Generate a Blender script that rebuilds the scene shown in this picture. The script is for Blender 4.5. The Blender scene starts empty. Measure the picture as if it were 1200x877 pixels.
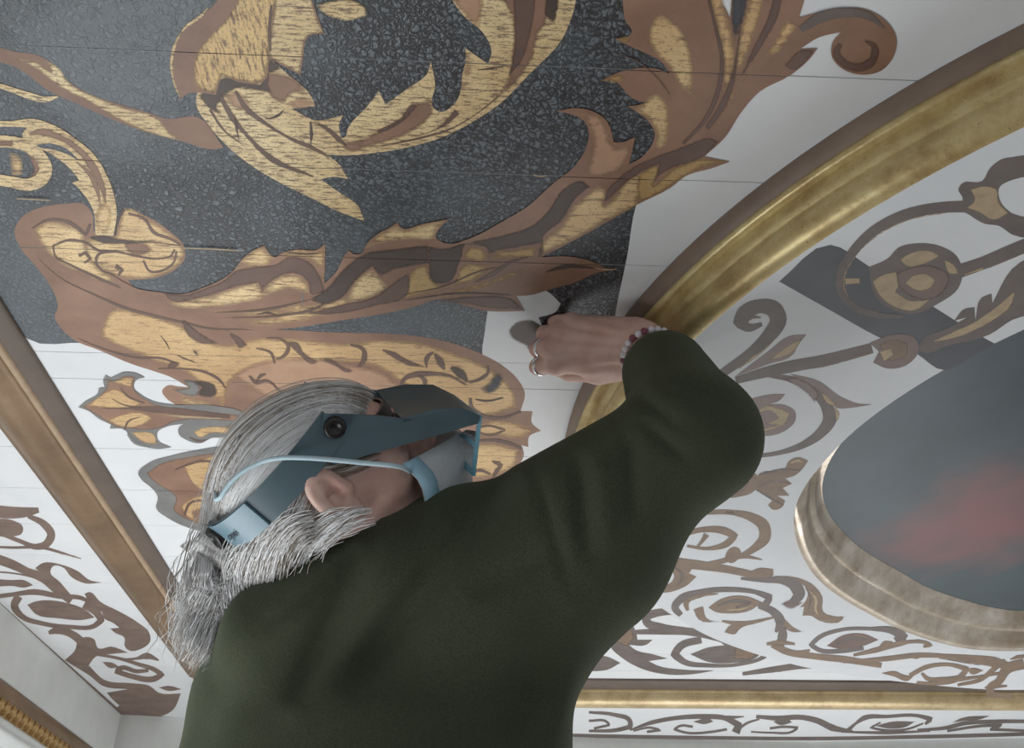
import bpy, bmesh, math, random
import numpy as np
from mathutils import Vector, Matrix
from mathutils.geometry import tessellate_polygon, delaunay_2d_cdt

# ------------------------------------------------------------------ camera
FOC = 1120.0                       # focal length in pixels of a 1200 px wide frame
CAMZ = 1.15                        # camera height above the scaffold deck
HC = 0.70                          # ceiling above the camera
HD = 0.62                          # medallion field above the camera
ZC = CAMZ + HC
ZD = CAMZ + HD
scene = bpy.context.scene
COL = scene.collection

def unit(v):
    v = np.array(v, float)
    return v / np.linalg.norm(v)
AY = unit((-74, 754, FOC)); AX = unit((22370, 531, FOC)); AX = unit(AX - AY * (AX @ AY)); AZ = np.cross(AX, AY)
ROT = np.array([AX, AY, AZ])       # camera axes (right, down, forward) -> world
cam_data = bpy.data.cameras.new('camera')
cam_data.sensor_width = 36.0
cam_data.lens = FOC / 1200.0 * 36.0
cam_data.clip_start = 0.02
cam = bpy.data.objects.new('camera', cam_data)
COL.objects.link(cam)
m = Matrix.Identity(4)
for i in range(3):
    m[i][0] = ROT[i][0]; m[i][1] = -ROT[i][1]; m[i][2] = -ROT[i][2]
m[2][3] = CAMZ
cam.matrix_world = m
scene.camera = cam

# ------------------------------------------------------------------ world, lights, exposure
world = bpy.data.worlds.new('world')
scene.world = world
world.use_nodes = True
bg = world.node_tree.nodes['Background']
bg.inputs[0].default_value = (0.86, 0.93, 1.0, 1)
bg.inputs[1].default_value = 0.50
def area(name, loc, target, sx, sy, power, color):
    l = bpy.data.lights.new(name, 'AREA')
    l.shape = 'RECTANGLE'; l.size = sx; l.size_y = sy; l.energy = power; l.color = color
    o = bpy.data.objects.new(name, l); COL.objects.link(o)
    o.location = loc
    o.rotation_euler = (Vector(target) - Vector(loc)).to_track_quat('-Z', 'Y').to_euler()
    return o
area('window_light', (-0.86, 1.25, 0.70), (0.3, 1.1, 1.75), 1.5, 0.9, 27.0, (0.93, 0.97, 1.0))
area('far_window_light', (0.9, 2.80, 0.45), (0.6, 1.2, 1.9), 1.6, 0.9, 18.0, (0.96, 0.98, 1.0))
scene.view_settings.view_transform = 'Standard'
scene.view_settings.look = 'None'
scene.view_settings.gamma = 1.0
scene.view_settings.use_curve_mapping = False
scene.view_settings.exposure = 0.10

# ------------------------------------------------------------------ geometry helpers
def ray(px, py):
    return ROT @ np.array([px - 600.0, py - 438.5, FOC]) / FOC
def on_plane(px, py, h):
    r = ray(px, py); return r * (h / r[2])
def at(px, py, d):
    p = ray(px, py) * d
    return np.array([p[0], p[1], p[2] + CAMZ])

def obj(name, verts, faces, mat=None, parent=None, smooth=False):
    me = bpy.data.meshes.new(name)
    me.from_pydata([tuple(map(float, v)) for v in verts], [], [tuple(int(i) for i in f) for f in faces])
    me.validate(); me.update()
    if smooth:
        me.polygons.foreach_set('use_smooth', [True] * len(me.polygons))
    o = bpy.data.objects.new(name, me); COL.objects.link(o)
    if mat: me.materials.append(mat)
    if parent: o.parent = parent
    return o
def obj_bm(name, bm, mat=None, parent=None, smooth=False):
    me = bpy.data.meshes.new(name); bm.to_mesh(me); bm.free()
    if smooth:
        me.polygons.foreach_set('use_smooth', [True] * len(me.polygons))
    o = bpy.data.objects.new(name, me); COL.objects.link(o)
    if mat: me.materials.append(mat)
    if parent: o.parent = parent
    return o
def empty(name, loc=(0, 0, 0)):
    o = bpy.data.objects.new(name, None); o.empty_display_size = 0.05
    COL.objects.link(o); o.location = loc
    return o
def tag(o, label=None, cat=None, group=None, kind=None):
    if label: o['label'] = label
    if cat: o['category'] = cat
    if group: o['group'] = group
    if kind: o['kind'] = kind
    return o

def hermite(pts, closed, sub=4):
    """smooth curve through pts; sharp turns stay corners"""
    P = [np.array(p, float) for p in pts]; n = len(P)
    def nb(i, d):
        j = i + d
        if closed: return P[j % n]
        return P[min(max(j, 0), n - 1)]
    T = []; corner = []
    for i in range(n):
        a = P[i] - nb(i, -1); b = nb(i, 1) - P[i]
        la, lb = np.linalg.norm(a[:2]), np.linalg.norm(b[:2])
        if la < 1e-9 or lb < 1e-9:
            T.append(None); corner.append(True); continue
        c = float(a[:2] @ b[:2]) / (la * lb)
        corner.append(c < 0.25)
        t = a / la * lb + b / lb * la
        T.append(t / max(1e-9, np.linalg.norm(t[:2])))
    out = []
    for i in range(n if closed else n - 1):
        p, q = P[i], P[(i + 1) % n]; L = np.linalg.norm((q - p)[:2])
        d = (q - p)
        t0 = d * 0.9 if corner[i] else T[i] * L * 0.95
        j = (i + 1) % n
        t1 = d * 0.9 if corner[j] else T[j] * L * 0.95
        for k in range(sub):
            s = k / sub; s2 = s * s; s3 = s2 * s
            out.append((2*s3-3*s2+1) * p + (s3-2*s2+s) * t0 + (-2*s3+3*s2) * q + (s3-s2) * t1)
    if not closed: out.append(P[-1])
    return out

def parse(s):
    return [tuple(float(v) for v in t.split(',')) for t in s.split()]

def stroke_outline(pts, widths, sub=5):
    c = hermite([p[:2] for p in pts], False, sub); n = len(c)
    s = np.linspace(0, 1, n); w = np.interp(s, np.linspace(0, 1, len(widths)), widths)
    L, R = [], []
    for i in range(n):
        t = c[min(i+1, n-1)] - c[max(i-1, 0)]; t = t / max(1e-9, np.linalg.norm(t))
        nn = np.array([-t[1], t[0]]) * max(w[i], 0.3) / 2
        L.append(c[i] + nn); R.append(c[i] - nn)
    return L, R

SEAMS = [-1.5 + 0.133 * k for k in range(13)] + [0.150, 0.283, 0.416, 0.5486, 0.6813, 0.8147, 1.0135, 1.0742, 1.2609, 1.394, 1.527, 1.66, 1.793, 1.926, 2.06, 2.193, 2.326]
GAP = 0.0008

def flat_shape(name, shape, h, lift, mat, parent, seams=True, soft=None):
    """one painted shape lying on the ceiling (h above the camera), lift = paint layer height below it"""
    bm = bmesh.new()
    z = CAMZ + h - lift
    def w(p, dz=0.0):
        q = on_plane(p[0], p[1], h); return (q[0], q[1], z - dz)
    pts = parse(shape[1])
    if soft is not None:
        # brushed edge: paint density falls off towards the outline (kept as a vertex attribute)
        if len(shape) > 2:
            L, R = stroke_outline(pts, shape[2]); out = L + R[::-1]
            mid = [(a + b) / 2 for a, b in zip(L, R)][1:-1]; fpx = min(soft, 0.42 * max(shape[2]))
        else:
            out = hermite(pts, True, 4); mid = []; fpx = soft
        q0 = on_plane(*pts[0][:2], h); q1 = on_plane(pts[0][0] + 1, pts[0][1], h); q2 = on_plane(pts[0][0], pts[0][1] + 1, h)
        sx_, sy_ = float(np.linalg.norm(q1 - q0)), float(np.linalg.norm(q2 - q0))
        O = np.array([on_plane(p[0], p[1], h)[:2] for p in out])
        I = [on_plane(p[0], p[1], h)[:2] for p in mid]
        A_ = np.array([p[:2] for p in out]); lo_, hi_ = A_.min(0), A_.max(0)
        st = max(fpx * 0.6, 1.5, math.sqrt((hi_ - lo_).prod() / 1500.0))
        gx, gy = np.meshgrid(np.arange(lo_[0], hi_[0], st), np.arange(lo_[1], hi_[1], st)); gp = np.stack([gx.ravel(), gy.ravel()], 1)
        def dist_px(P):
            a = A_[None]; b = np.roll(A_, -1, 0)[None]; ab = b - a
            t = np.clip(((P[:, None] - a) * ab).sum(-1) / np.maximum((ab * ab).sum(-1), 1e-9), 0, 1)
            return np.linalg.norm(P[:, None] - (a + t[..., None] * ab), axis=-1).min(1)
        if len(gp):
            gp = gp[dist_px(gp) > st * 0.4]
        I += [on_plane(p[0], p[1], h)[:2] for p in gp]
        allv = [Vector((p[0] * 100, p[1] * 100)) for p in list(O) + list(I)]
        vo, eo, fo2, _, _, _ = delaunay_2d_cdt(allv, [], [list(range(len(O)))], 1, 1e-4)
        lay = bm.verts.layers.float.new('soft')
        # back to pixels for the distance of every vertex
        W = np.array([[v.x / 100, v.y / 100, h] for v in vo]); cc = W @ ROT; PX = np.stack([cc[:, 0] / cc[:, 2] * FOC + 600, cc[:, 1] / cc[:, 2] * FOC + 438.5], 1)
        dd_ = dist_px(PX)
        vs = []
        for v, d_ in zip(vo, dd_):
            nv = bm.verts.new((v.x / 100, v.y / 100, z)); nv[lay] = min(1.0, float(d_) / fpx); vs.append(nv)
        for f_ in fo2:
            try: bm.faces.new([vs[i] for i in f_])
            except ValueError: pass
    elif len(shape) > 2:
        L, R = stroke_outline(pts, shape[2])
        vl = [bm.verts.new(w(p, k * 2e-6)) for k, p in enumerate(L)]; vr = [bm.verts.new(w(p, k * 2e-6)) for k, p in enumerate(R)]
        for i in range(len(vl) - 1):
            try: bm.faces.new((vl[i], vl[i+1], vr[i+1], vr[i]))
            except ValueError: pass
    else:
        c = hermite(pts, True, 4)
        co = [Vector(w(p)) for p in c]
        vs = [bm.verts.new(p) for p in co]
        for t in tessellate_polygon([co]):
            try: bm.faces.new([vs[i] for i in t])
            except ValueError: pass
    if seams:
        ys = [v.co.y for v in bm.verts]; lo, hi = min(ys), max(ys)
        for s in SEAMS:
            if lo < s < hi:
                for e in (-GAP / 2, GAP / 2):
                    bmesh.ops.bisect_plane(bm, geom=bm.verts[:] + bm.edges[:] + bm.faces[:], plane_co=(0, s + e, 0), plane_no=(0, 1, 0), dist=1e-6)
                dead = [f for f in bm.faces if abs(f.calc_center_median().y - s) < GAP * 0.45]
                bmesh.ops.delete(bm, geom=dead, context='FACES')
    bm.normal_update()
    for f in bm.faces:
        if f.normal.z > 0: f.normal_flip()
    return obj_bm(name, bm, mat, parent)

def box(bm, x0, x1, y0, y1, z0, z1):
    v = [bm.verts.new((x, y, z)) for z in (z0, z1) for y in (y0, y1) for x in (x0, x1)]
    for f in ((0, 2, 3, 1), (4, 5, 7, 6), (0, 1, 5, 4), (2, 6, 7, 3), (0, 4, 6, 2), (1, 3, 7, 5)):
        bm.faces.new([v[i] for i in f])

def sweep(name, path, profile, mat, parent=None, smooth=True, closed=False):
    """loft: path = list of functions/frames (origin, side, up); profile = [(a, b)] in side/up"""
    verts, faces = [], []
    n = len(profile)
    for (o, s, u) in path:
        for a, b in profile:
            verts.append(np.array(o) + np.array(s) * a + np.array(u) * b)
    m_ = len(path)
    for i in range(m_ if closed else m_ - 1):
        for j in range(n - 1):
            i2 = (i + 1) % m_
            faces.append((i*n+j, i*n+j+1, i2*n+j+1, i2*n+j))
    return obj(name, verts, faces, mat, parent, smooth)

def tube(name, pts, rad, mat, parent=None, sides=8, caps=True):
    P = [np.array(p, float) for p in pts]; n = len(P)
    if not hasattr(rad, '__len__'): rad = [rad] * n
    verts, faces = [], []
    ref = np.array([0.3, 0.2, 0.93])
    for i in range(n):
        t = unit(P[min(i+1, n-1)] - P[max(i-1, 0)])
        a = unit(np.cross(t, ref)); b = np.cross(t, a)
        for k in range(sides):
            th = 2 * math.pi * k / sides
            verts.append(P[i] + (a * math.cos(th) + b * math.sin(th)) * rad[i])
    for i in range(n - 1):
        for k in range(sides):
            k2 = (k + 1) % sides
            faces.append((i*sides+k, i*sides+k2, (i+1)*sides+k2, (i+1)*sides+k))
    if caps:
        faces.append(tuple(range(sides))[::-1]); faces.append(tuple((n-1)*sides + k for k in range(sides)))
    return obj(name, verts, faces, mat, parent, True)

# ------------------------------------------------------------------ materials
def srgb(c):
    c = np.array(c, float) / 255.0
    l = np.where(c <= 0.04045, c / 12.92, ((c + 0.055) / 1.055) ** 2.4)
    return (float(l[0]), float(l[1]), float(l[2]), 1.0)
MATS = {}
def material(key, build):
    mt = bpy.data.materials.new(key); mt.use_nodes = True
    nt = mt.node_tree; b = nt.nodes['Principled BSDF']
    build(nt, b); MATS[key] = mt
    return mt
def nd(nt, t, **kw):
    n_ = nt.nodes.new(t)
    for k, v in kw.items():
        if k in n_.inputs: n_.inputs[k].default_value = v
        else: setattr(n_, k, v)
    return n_
def coords(nt, scale=(1, 1, 1)):
    tc = nd(nt, 'ShaderNodeTexCoord'); mp = nd(nt, 'ShaderNodeMapping')
    mp.inputs['Scale'].default_value = scale
    nt.links.new(tc.outputs['Object'], mp.inputs['Vector'])
    return mp.outputs['Vector']
def noise(nt, scale, detail=4, rough=0.6, sc=(1, 1, 1)):
    n_ = nd(nt, 'ShaderNodeTexNoise'); n_.inputs['Scale'].default_value = scale
    n_.inputs['Detail'].default_value = detail; n_.inputs['Roughness'].default_value = rough
    nt.links.new(coords(nt, sc), n_.inputs['Vector'])
    return n_.outputs['Fac']
def ramp(nt, fac, stops):
    r = nd(nt, 'ShaderNodeValToRGB'); cr = r.color_ramp
    while len(cr.elements) < len(stops): cr.elements.new(0.5)
    for e, (p, c) in zip(cr.elements, stops):
        e.position = p; e.color = c if len(c) == 4 else (*c, 1)
    nt.links.new(fac, r.inputs['Fac'])
    return r.outputs['Color']
def mix(nt, fac, a, b, mode='MIX'):
    m_ = nd(nt, 'ShaderNodeMix', data_type='RGBA', blend_type=mode)
    for s, v in ((0, fac), (6, a), (7, b)):
        if hasattr(v, 'default_value') or hasattr(v, 'links'): nt.links.new(v, m_.inputs[s])
        else: m_.inputs[s].default_value = v
    return m_.outputs[2]
def bump(nt, b, height, strength, dist=0.001):
    bp = nd(nt, 'ShaderNodeBump'); bp.inputs['Strength'].default_value = strength; bp.inputs['Distance'].default_value = dist
    nt.links.new(height, bp.inputs['Height']); nt.links.new(bp.outputs['Normal'], b.inputs['Normal'])
def G1(v): return (v, v, v, 1)

def paint(key, c1, c2, scale=30, sc=(1, 1, 1), rough=0.55, metal=0.0, bs=0.15, spec=0.5):
    def build(nt, b):
        f = noise(nt, scale, 5, 0.65, sc)
        nt.links.new(ramp(nt, f, [(0.3, srgb(c1)), (0.7, srgb(c2))]), b.inputs['Base Color'])
        b.inputs['Roughness'].default_value = rough; b.inputs['Metallic'].default_value = metal
        b.inputs['Specular IOR Level'].default_value = spec
        bump(nt, b, noise(nt, scale * 8, 3, 0.6, sc), bs)
    return material(key, build)

def streaky(key, light, mid, dark, sc, amount, rough=0.5, metal=0.06):
    """gilded paint: broken gold brushed over brown bole"""
    def build(nt, b):
        f1 = noise(nt, 9, 4, 0.6)
        base = ramp(nt, f1, [(0.3, srgb(mid)), (0.68, srgb(light))])
        f2 = noise(nt, 1.0, 6, 0.75, sc)
        k = ramp(nt, f2, [(amount - 0.06, G1(1)), (amount + 0.05, G1(0))])
        c = mix(nt, k, base, srgb(dark))
        f3 = noise(nt, 420, 2, 0.5)
        k3 = ramp(nt, f3, [(0.56, G1(0)), (0.68, G1(0.55))])
        c = mix(nt, k3, c, srgb(dark))
        nt.links.new(c, b.inputs['Base Color'])
        b.inputs['Roughness'].default_value = rough; b.inputs['Metallic'].default_value = metal
        bump(nt, b, f2, 0.25)
    return material(key, build)

paint('white_paint', (222, 224, 226), (232, 233, 234), 6, rough=0.75, bs=0.25, spec=0.2)
paint('medallion_white', (216, 219, 222), (226, 228, 230), 5, rough=0.75, bs=0.15, spec=0.2)
paint('seam_dark', (60, 52, 46), (80, 70, 62), 40, rough=0.9)
streaky('G', (234, 206, 156), (206, 170, 122), (128, 98, 78), (26, 210, 26), 0.43)
streaky('T', (240, 218, 170), (214, 182, 132), (118, 94, 76), (60, 330, 60), 0.46)
streaky('V', (236, 206, 148), (210, 172, 116), (124, 98, 78), (330, 60, 60), 0.46)
streaky('O', (196, 164, 110), (174, 140, 92), (132, 102, 74), (40, 260, 40), 0.38)
streaky('A', (222, 188, 136), (196, 158, 112), (146, 114, 90), (40, 230, 40), 0.42)
paint('B', (128, 96, 78), (158, 122, 100), 14, rough=0.5)
paint('N', (170, 132, 106), (194, 156, 126), 14, rough=0.5)
paint('U', (96, 74, 66), (118, 92, 80), 18, rough=0.5)
paint('X', (70, 56, 50), (90, 74, 66), 22, rough=0.5)
paint('K', (112, 112, 112), (132, 130, 126), 20, rough=0.6)
paint('M', (112, 94, 86), (136, 116, 104), 22, rough=0.6)
paint('Q', (98, 88, 84), (118, 107, 101), 22, rough=0.6)
paint('L', (160, 140, 112), (188, 166, 132), 60, rough=0.6)
paint('R', (118, 97, 80), (140, 117, 95), 40, rough=0.6)
paint('S', (62, 64, 70), (74, 78, 84), 20, rough=0.55)
def build_dark(nt, b):
    vec = coords(nt)
    wn = nd(nt, 'ShaderNodeTexNoise'); wn.inputs['Scale'].default_value = 110; wn.inputs['Detail'].default_value = 3; nt.links.new(vec, wn.inputs['Vector'])
    wv = nd(nt, 'ShaderNodeMix', data_type='VECTOR'); wv.inputs[0].default_value = 0.016
    nt.links.new(vec, wv.inputs[4]); nt.links.new(wn.outputs['Color'], wv.inputs[5])
    vo = nd(nt, 'ShaderNodeTexVoronoi', feature='DISTANCE_TO_EDGE'); vo.inputs['Scale'].default_value = 160
    nt.links.new(wv.outputs[1], vo.inputs['Vector'])
    sx = nd(nt, 'ShaderNodeSeparateXYZ'); nt.links.new(vec, sx.inputs[0])
    bigm = nd(nt, 'ShaderNodeMath', operation='MULTIPLY_ADD'); nt.links.new(sx.outputs['X'], bigm.inputs[0]); bigm.inputs[1].default_value = 0.35
    nt.links.new(noise(nt, 6, 3, 0.5), bigm.inputs[2])
    amt = ramp(nt, bigm.outputs[0], [(0.28, G1(0.35)), (0.52, G1(1))])
    cell = ramp(nt, vo.outputs['Distance'], [(0.05, G1(0)), (0.34, G1(1))])
    c0 = ramp(nt, noise(nt, 9, 4, 0.6), [(0.3, srgb((84, 92, 98))), (0.7, srgb((100, 108, 114)))])
    cracked = mix(nt, cell, srgb((50, 48, 50)), srgb((104, 110, 115)))
    nt.links.new(mix(nt, amt, c0, cracked), b.inputs['Base Color'])
    b.inputs['Roughness'].default_value = 0.42
    b.inputs['Specular IOR Level'].default_value = 0.55
    hgt = nd(nt, 'ShaderNodeMath', operation='MULTIPLY'); nt.links.new(cell, hgt.inputs[0]); nt.links.new(amt, hgt.inputs[1])
    bump(nt, b, hgt.outputs[0], 0.45, 0.0015)
material('D', build_dark)
def softened(key):
    mt = MATS[key].copy(); nt = mt.node_tree
    outp = [n_ for n_ in nt.nodes if n_.type == 'OUTPUT_MATERIAL'][0]; b = [n_ for n_ in nt.nodes if n_.type == 'BSDF_PRINCIPLED'][0]
    at_ = nd(nt, 'ShaderNodeAttribute', attribute_name='soft')
    n1 = noise(nt, 190, 4, 0.7, (0.35, 1.0, 1.0))
    m1 = nd(nt, 'ShaderNodeMath', operation='MULTIPLY_ADD'); nt.links.new(n1, m1.inputs[0]); m1.inputs[1].default_value = 0.9
    nt.links.new(at_.outputs['Fac'], m1.inputs[2])
    f = ramp(nt, m1.outputs[0], [(0.36, G1(0)), (1.12, G1(1))])
    tr = nd(nt, 'ShaderNodeBsdfTransparent'); mx = nd(nt, 'ShaderNodeMixShader')
    nt.links.new(f, mx.inputs[0]); nt.links.new(tr.outputs[0], mx.inputs[1]); nt.links.new(b.outputs[0], mx.inputs[2]); nt.links.new(mx.outputs[0], outp.inputs['Surface'])
    MATS[key + '_soft'] = mt
for k_ in 'GTVOABNUXKMQLRS': softened(k_)
def gilt(key, light, mid, dark, rough, metal, scale=20, thr=0.40):
    def build(nt, b):
        f = noise(nt, scale, 6, 0.7)
        c = ramp(nt, f, [(0.25, srgb(dark)), (0.5, srgb(mid)), (0.75, srgb(light))])
        sp = ramp(nt, noise(nt, 260, 3, 0.6), [(0.62, G1(0)), (0.74, G1(0.8))])
        c = mix(nt, sp, c, srgb(dark))
        nt.links.new(c, b.inputs['Base Color'])
        b.inputs['Roughness'].default_value = rough; b.inputs['Metallic'].default_value = metal
        bump(nt, b, noise(nt, 120, 4, 0.6), 0.25, 0.002)
    return material(key, build)
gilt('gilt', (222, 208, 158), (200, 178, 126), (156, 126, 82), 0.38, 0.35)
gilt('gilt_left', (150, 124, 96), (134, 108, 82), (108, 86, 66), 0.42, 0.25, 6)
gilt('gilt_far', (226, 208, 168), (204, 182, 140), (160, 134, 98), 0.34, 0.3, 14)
gilt('gilt_worn', (232, 224, 210), (206, 190, 170), (162, 142, 122), 0.28, 0.45, 16)
gilt('gilt_carved', (216, 190, 140), (176, 140, 86), (120, 86, 46), 0.40, 0.4, 60)
paint('fillet_shade_brown', (112, 94, 82), (134, 114, 98), 12, rough=0.55)
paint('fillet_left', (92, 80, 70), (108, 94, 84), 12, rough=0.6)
paint('bead_tan', (160, 134, 108), (182, 156, 128), 40, rough=0.5)
paint('wall_white', (212, 214, 210), (226, 228, 226), 7, rough=0.7)
paint('deck_wood', (120, 100, 78), (150, 126, 98), 10, sc=(1, 12, 1), rough=0.7)
# ------------------------------------------------------------------ ceiling of boards
XL = -0.923                                   # left edge of the ceiling
ceiling = tag(empty('ceiling', (0, 0, 0)), 'white boarded ceiling painted with gilded acanthus scrolls', kind='structure')
def far_edge(x):
    return float(np.interp(x, [-0.923, 0.43, 1.1, 1.7, 3.2], [2.765, 3.005, 3.04, 2.985, 2.95]))
ys = sorted(SEAMS)
bounds = ys + [None]
for i, y0 in enumerate(ys):
    bm = bmesh.new()
    y1 = bounds[i + 1]
    a = y0 + GAP / 2
    if y1 is None:
        xs = [XL - 0.05, XL, 0.43, 1.1, 1.7, 3.2]
        top = []
        for z in (ZC, ZC + 0.02):
            top.append([bm.verts.new((XL - 0.05, a, z)), *[bm.verts.new((x, far_edge(x) + 0.05, z)) for x in xs], bm.verts.new((3.2, a, z))])
        bm.faces.new(top[0]); bm.faces.new(top[1][::-1])
        for k in range(len(top[0])):
            k2 = (k + 1) % len(top[0]); bm.faces.new((top[0][k], top[0][k2], top[1][k2], top[1][k]))
    else:
        box(bm, XL - 0.05, 3.2, a, y1 - GAP / 2, ZC, ZC + 0.02)
        e = [ed for ed in bm.edges if abs(ed.verts[0].co.z - ZC) < 1e-6 and abs(ed.verts[1].co.z - ZC) < 1e-6 and abs(ed.verts[0].co.y - ed.verts[1].co.y) < 1e-6]
        bmesh.ops.bevel(bm, geom=e, offset=0.0005, segments=1, affect='EDGES')
    bmesh.ops.recalc_face_normals(bm, faces=bm.faces)
    obj_bm('ceiling_plank', bm, MATS['white_paint'], ceiling)
bm = bmesh.new(); box(bm, XL - 0.05, 3.2, -1.6, 3.09, ZC + 0.021, ZC + 0.03)
obj_bm('backing_board', bm, MATS['seam_dark'], ceiling)

# ------------------------------------------------------------------ straight mouldings
def straight(name, a, b, side, parts, label):
    """parts: (part name, material, profile [(across, drop)])"""
    t = tag(empty(name, a), label, kind='structure')
    for pn, mt, prof in parts:
        path = [(np.array(p) - np.array(a), np.array(side), np.array((0, 0, -1))) for p in (a, b)]
        sweep(pn, path, prof, MATS[mt], t)
    return t
def arc(c0, c1, bulge, n=7):
    return [(c0[0] + (c1[0] - c0[0]) * s + bulge[0] * math.sin(math.pi * s), c0[1] + (c1[1] - c0[1]) * s + bulge[1] * math.sin(math.pi * s)) for s in np.linspace(0, 1, n)]
WL = 0.113
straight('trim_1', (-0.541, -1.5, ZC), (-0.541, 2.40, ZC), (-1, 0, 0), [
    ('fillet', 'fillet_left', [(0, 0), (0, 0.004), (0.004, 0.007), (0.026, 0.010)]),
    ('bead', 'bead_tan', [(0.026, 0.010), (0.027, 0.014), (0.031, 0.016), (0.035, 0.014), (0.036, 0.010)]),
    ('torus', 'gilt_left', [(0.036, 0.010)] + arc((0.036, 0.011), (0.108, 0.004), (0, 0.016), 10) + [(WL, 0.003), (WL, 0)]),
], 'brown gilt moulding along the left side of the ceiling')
straight('trim_2', (-0.62, 2.392, ZC), (2.9, 2.392, ZC), (0, 1, 0), [
    ('fillet', 'fillet_left', [(0, 0), (0, 0.004), (0.010, 0.007), (0.062, 0.009)]),  # dark brown paints in the shade along the moulding's near strip
    ('bead', 'gilt_far', [(0.062, 0.009), (0.062, 0.013), (0.065, 0.015)]),
    ('torus', 'gilt_far', [(0.065, 0.015), (0.066, 0.022), (0.070, 0.030), (0.078, 0.037), (0.090, 0.0425), (0.106, 0.0440), (0.130, 0.0385), (0.165, 0.0285), (0.215, 0.0150), (0.268, 0.001), (0.268, 0)]),
], 'gold half-round moulding across the far end of the ceiling')

# ------------------------------------------------------------------ round medallion field and its ring
CX, CY = 1.07, 1.1825
def r_disc(th):
    d = math.degrees(th) % 360
    return float(np.interp(d, [0, 30, 60, 77, 87, 96.5, 120, 144, 150, 165, 180, 200, 230, 300, 360],
                              [.885, .93, 1.02, 1.04, .975, .936, .880, .852, .860, .872, .878, .884, .890, .890, .885]))
NR = 160
TH = [2 * math.pi * k / NR for k in range(NR)]
RD = np.array([r_disc(t) for t in TH]); 
for _ in range(6): RD = (np.roll(RD, 1) + RD * 2 + np.roll(RD, -1)) / 4
RO = np.array([np.interp(math.degrees(t), [0, 50, 60, 160, 172, 360], [0.9205, 0.95, 0, 0, 0.9205, 0.9205]) for t in TH])
RO = np.maximum(RO, RD + 0.003)
for _ in range(2): RO = (np.roll(RO, 1) + RO * 2 + np.roll(RO, -1)) / 4
medallion = tag(empty('ceiling_medallion', (CX, CY, ZD)), 'round white ceiling medallion painted with brown scrolls around a dark picture', 'medallion')
# opening for the round picture, traced rim
near = [(1186, 394), (1153, 409), (1113, 429), (1050, 469), (1000, 505), (968, 541)]
fo = [(945, 566), (933, 589), (930, 612), (935, 637), (945, 660), (967, 685), (997, 705), (1025, 720), (1075, 743), (1125, 757), (1186, 767)]
op = [on_plane(x, y, HD)[:2] for x, y in near + fo]
ang = [math.atan2(p[1] - CY, p[0] - CX) % (2 * math.pi) for p in op]; rad = [math.hypot(p[0] - CX, p[1] - CY) for p in op]
prs = sorted(zip(ang, rad))
aa = [p[0] for p in prs]; rr = [p[1] for p in prs]
RI = np.array([np.interp(t, aa, rr, period=2 * math.pi) for t in TH])
RI = np.clip(RI, 0.56, 0.70)
for _ in range(8): RI = (np.roll(RI, 1) + RI * 2 + np.roll(RI, -1)) / 4
def ringpt(k, r, z): return (r * math.cos(TH[k]), r * math.sin(TH[k]), z)
# flat annular field
verts, faces = [], []
for k in range(NR):
    for q in range(5):
        verts.append(ringpt(k, RI[k] + (RD[k] - RI[k]) * q / 4, 0))
    verts.append(ringpt(k, RI[k], 0.01))
for k in range(NR):
    k2 = (k + 1) % NR
    for q in range(4):
        faces.append((k*6+q, k*6+q+1, k2*6+q+1, k2*6+q))
    faces.append((k*6+5, k*6, k2*6, k2*6+5))
field = obj('medallion_field', verts, faces, MATS['medallion_white'], medallion)
# gilded ring moulding round the medallion
ring = tag(empty('trim_3', (CX, CY, ZC)), 'large curved gold moulding ringing the medallion', kind='structure')
def ring_part(name, prof, mat):
    verts, faces = [], []; n = len(prof)
    for k in range(NR):
        for u, v in prof:      # u 0 outer .. 1 inner, v 0 ceiling .. 1 field
            verts.append(ringpt(k, RO[k] + (RD[k] - RO[k]) * u, -(HC - HD) * v))
    for k in range(NR):
        k2 = (k + 1) % NR
        for q in range(n - 1):
            faces.append((k*n+q, k*n+q+1, k2*n+q+1, k2*n+q))
    return obj(name, verts, faces, MATS[mat], ring, True)
ring_part('fillet', [(0, 0), (-0.05, 0.10), (0.10, 0.20), (0.24, 0.24)], 'fillet_shade_brown')  # brown colour stands in for shade on the steep outer face
ring_part('bead', [(0.24, 0.24), (0.16, 0.31), (0.18, 0.36), (0.32, 0.37), (0.42, 0.38)], 'gilt')
ring_part('ogee', [(0.42, 0.38), (0.44, 0.45), (0.40, 0.52), (0.40, 0.58), (0.52, 0.60), (0.54, 0.64), (0.46, 0.72), (0.46, 0.82), (0.58, 0.92), (0.80, 0.985), (1.0, 1.0)], 'gilt')

# ------------------------------------------------------------------ round dark picture in its frame
picture = tag(empty('round_painting', (CX, CY, ZD)), 'dark round painting with a blurred red patch in a worn silvery gilt frame', 'painting')
HV = 0.665
cf = [(970, 542), (962, 572), (965, 592), (985, 620), (1023, 652), (1060, 672), (1088, 690), (1126, 702), (1163, 713), (1186, 718)]
op = [on_plane(x, y, HV)[:2] for x, y in cf]
prs = sorted((math.atan2(p[1] - CY, p[0] - CX) % (2 * math.pi), math.hypot(p[0] - CX, p[1] - CY)) for p in op)
RV = np.array([np.interp(t, [p[0] for p in prs], [p[1] for p in prs], period=2 * math.pi) for t in TH])
RV = np.minimum(RV, RI - 0.035)
for _ in range(8): RV = (np.roll(RV, 1) + RV * 2 + np.roll(RV, -1)) / 4
dz = HV - HD
verts, faces = [], []
prof = [(0, 0.0), (0.03, -0.006), (0.14, -0.012), (0.30, -0.010), (0.45, 0.002), (0.55, 0.014), (0.60, 0.017), (0.70, 0.016), (0.78, 0.024), (0.90, 0.036), (1.0, dz - 0.002), (1.02, dz + 0.004)]
n = len(prof)
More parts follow.
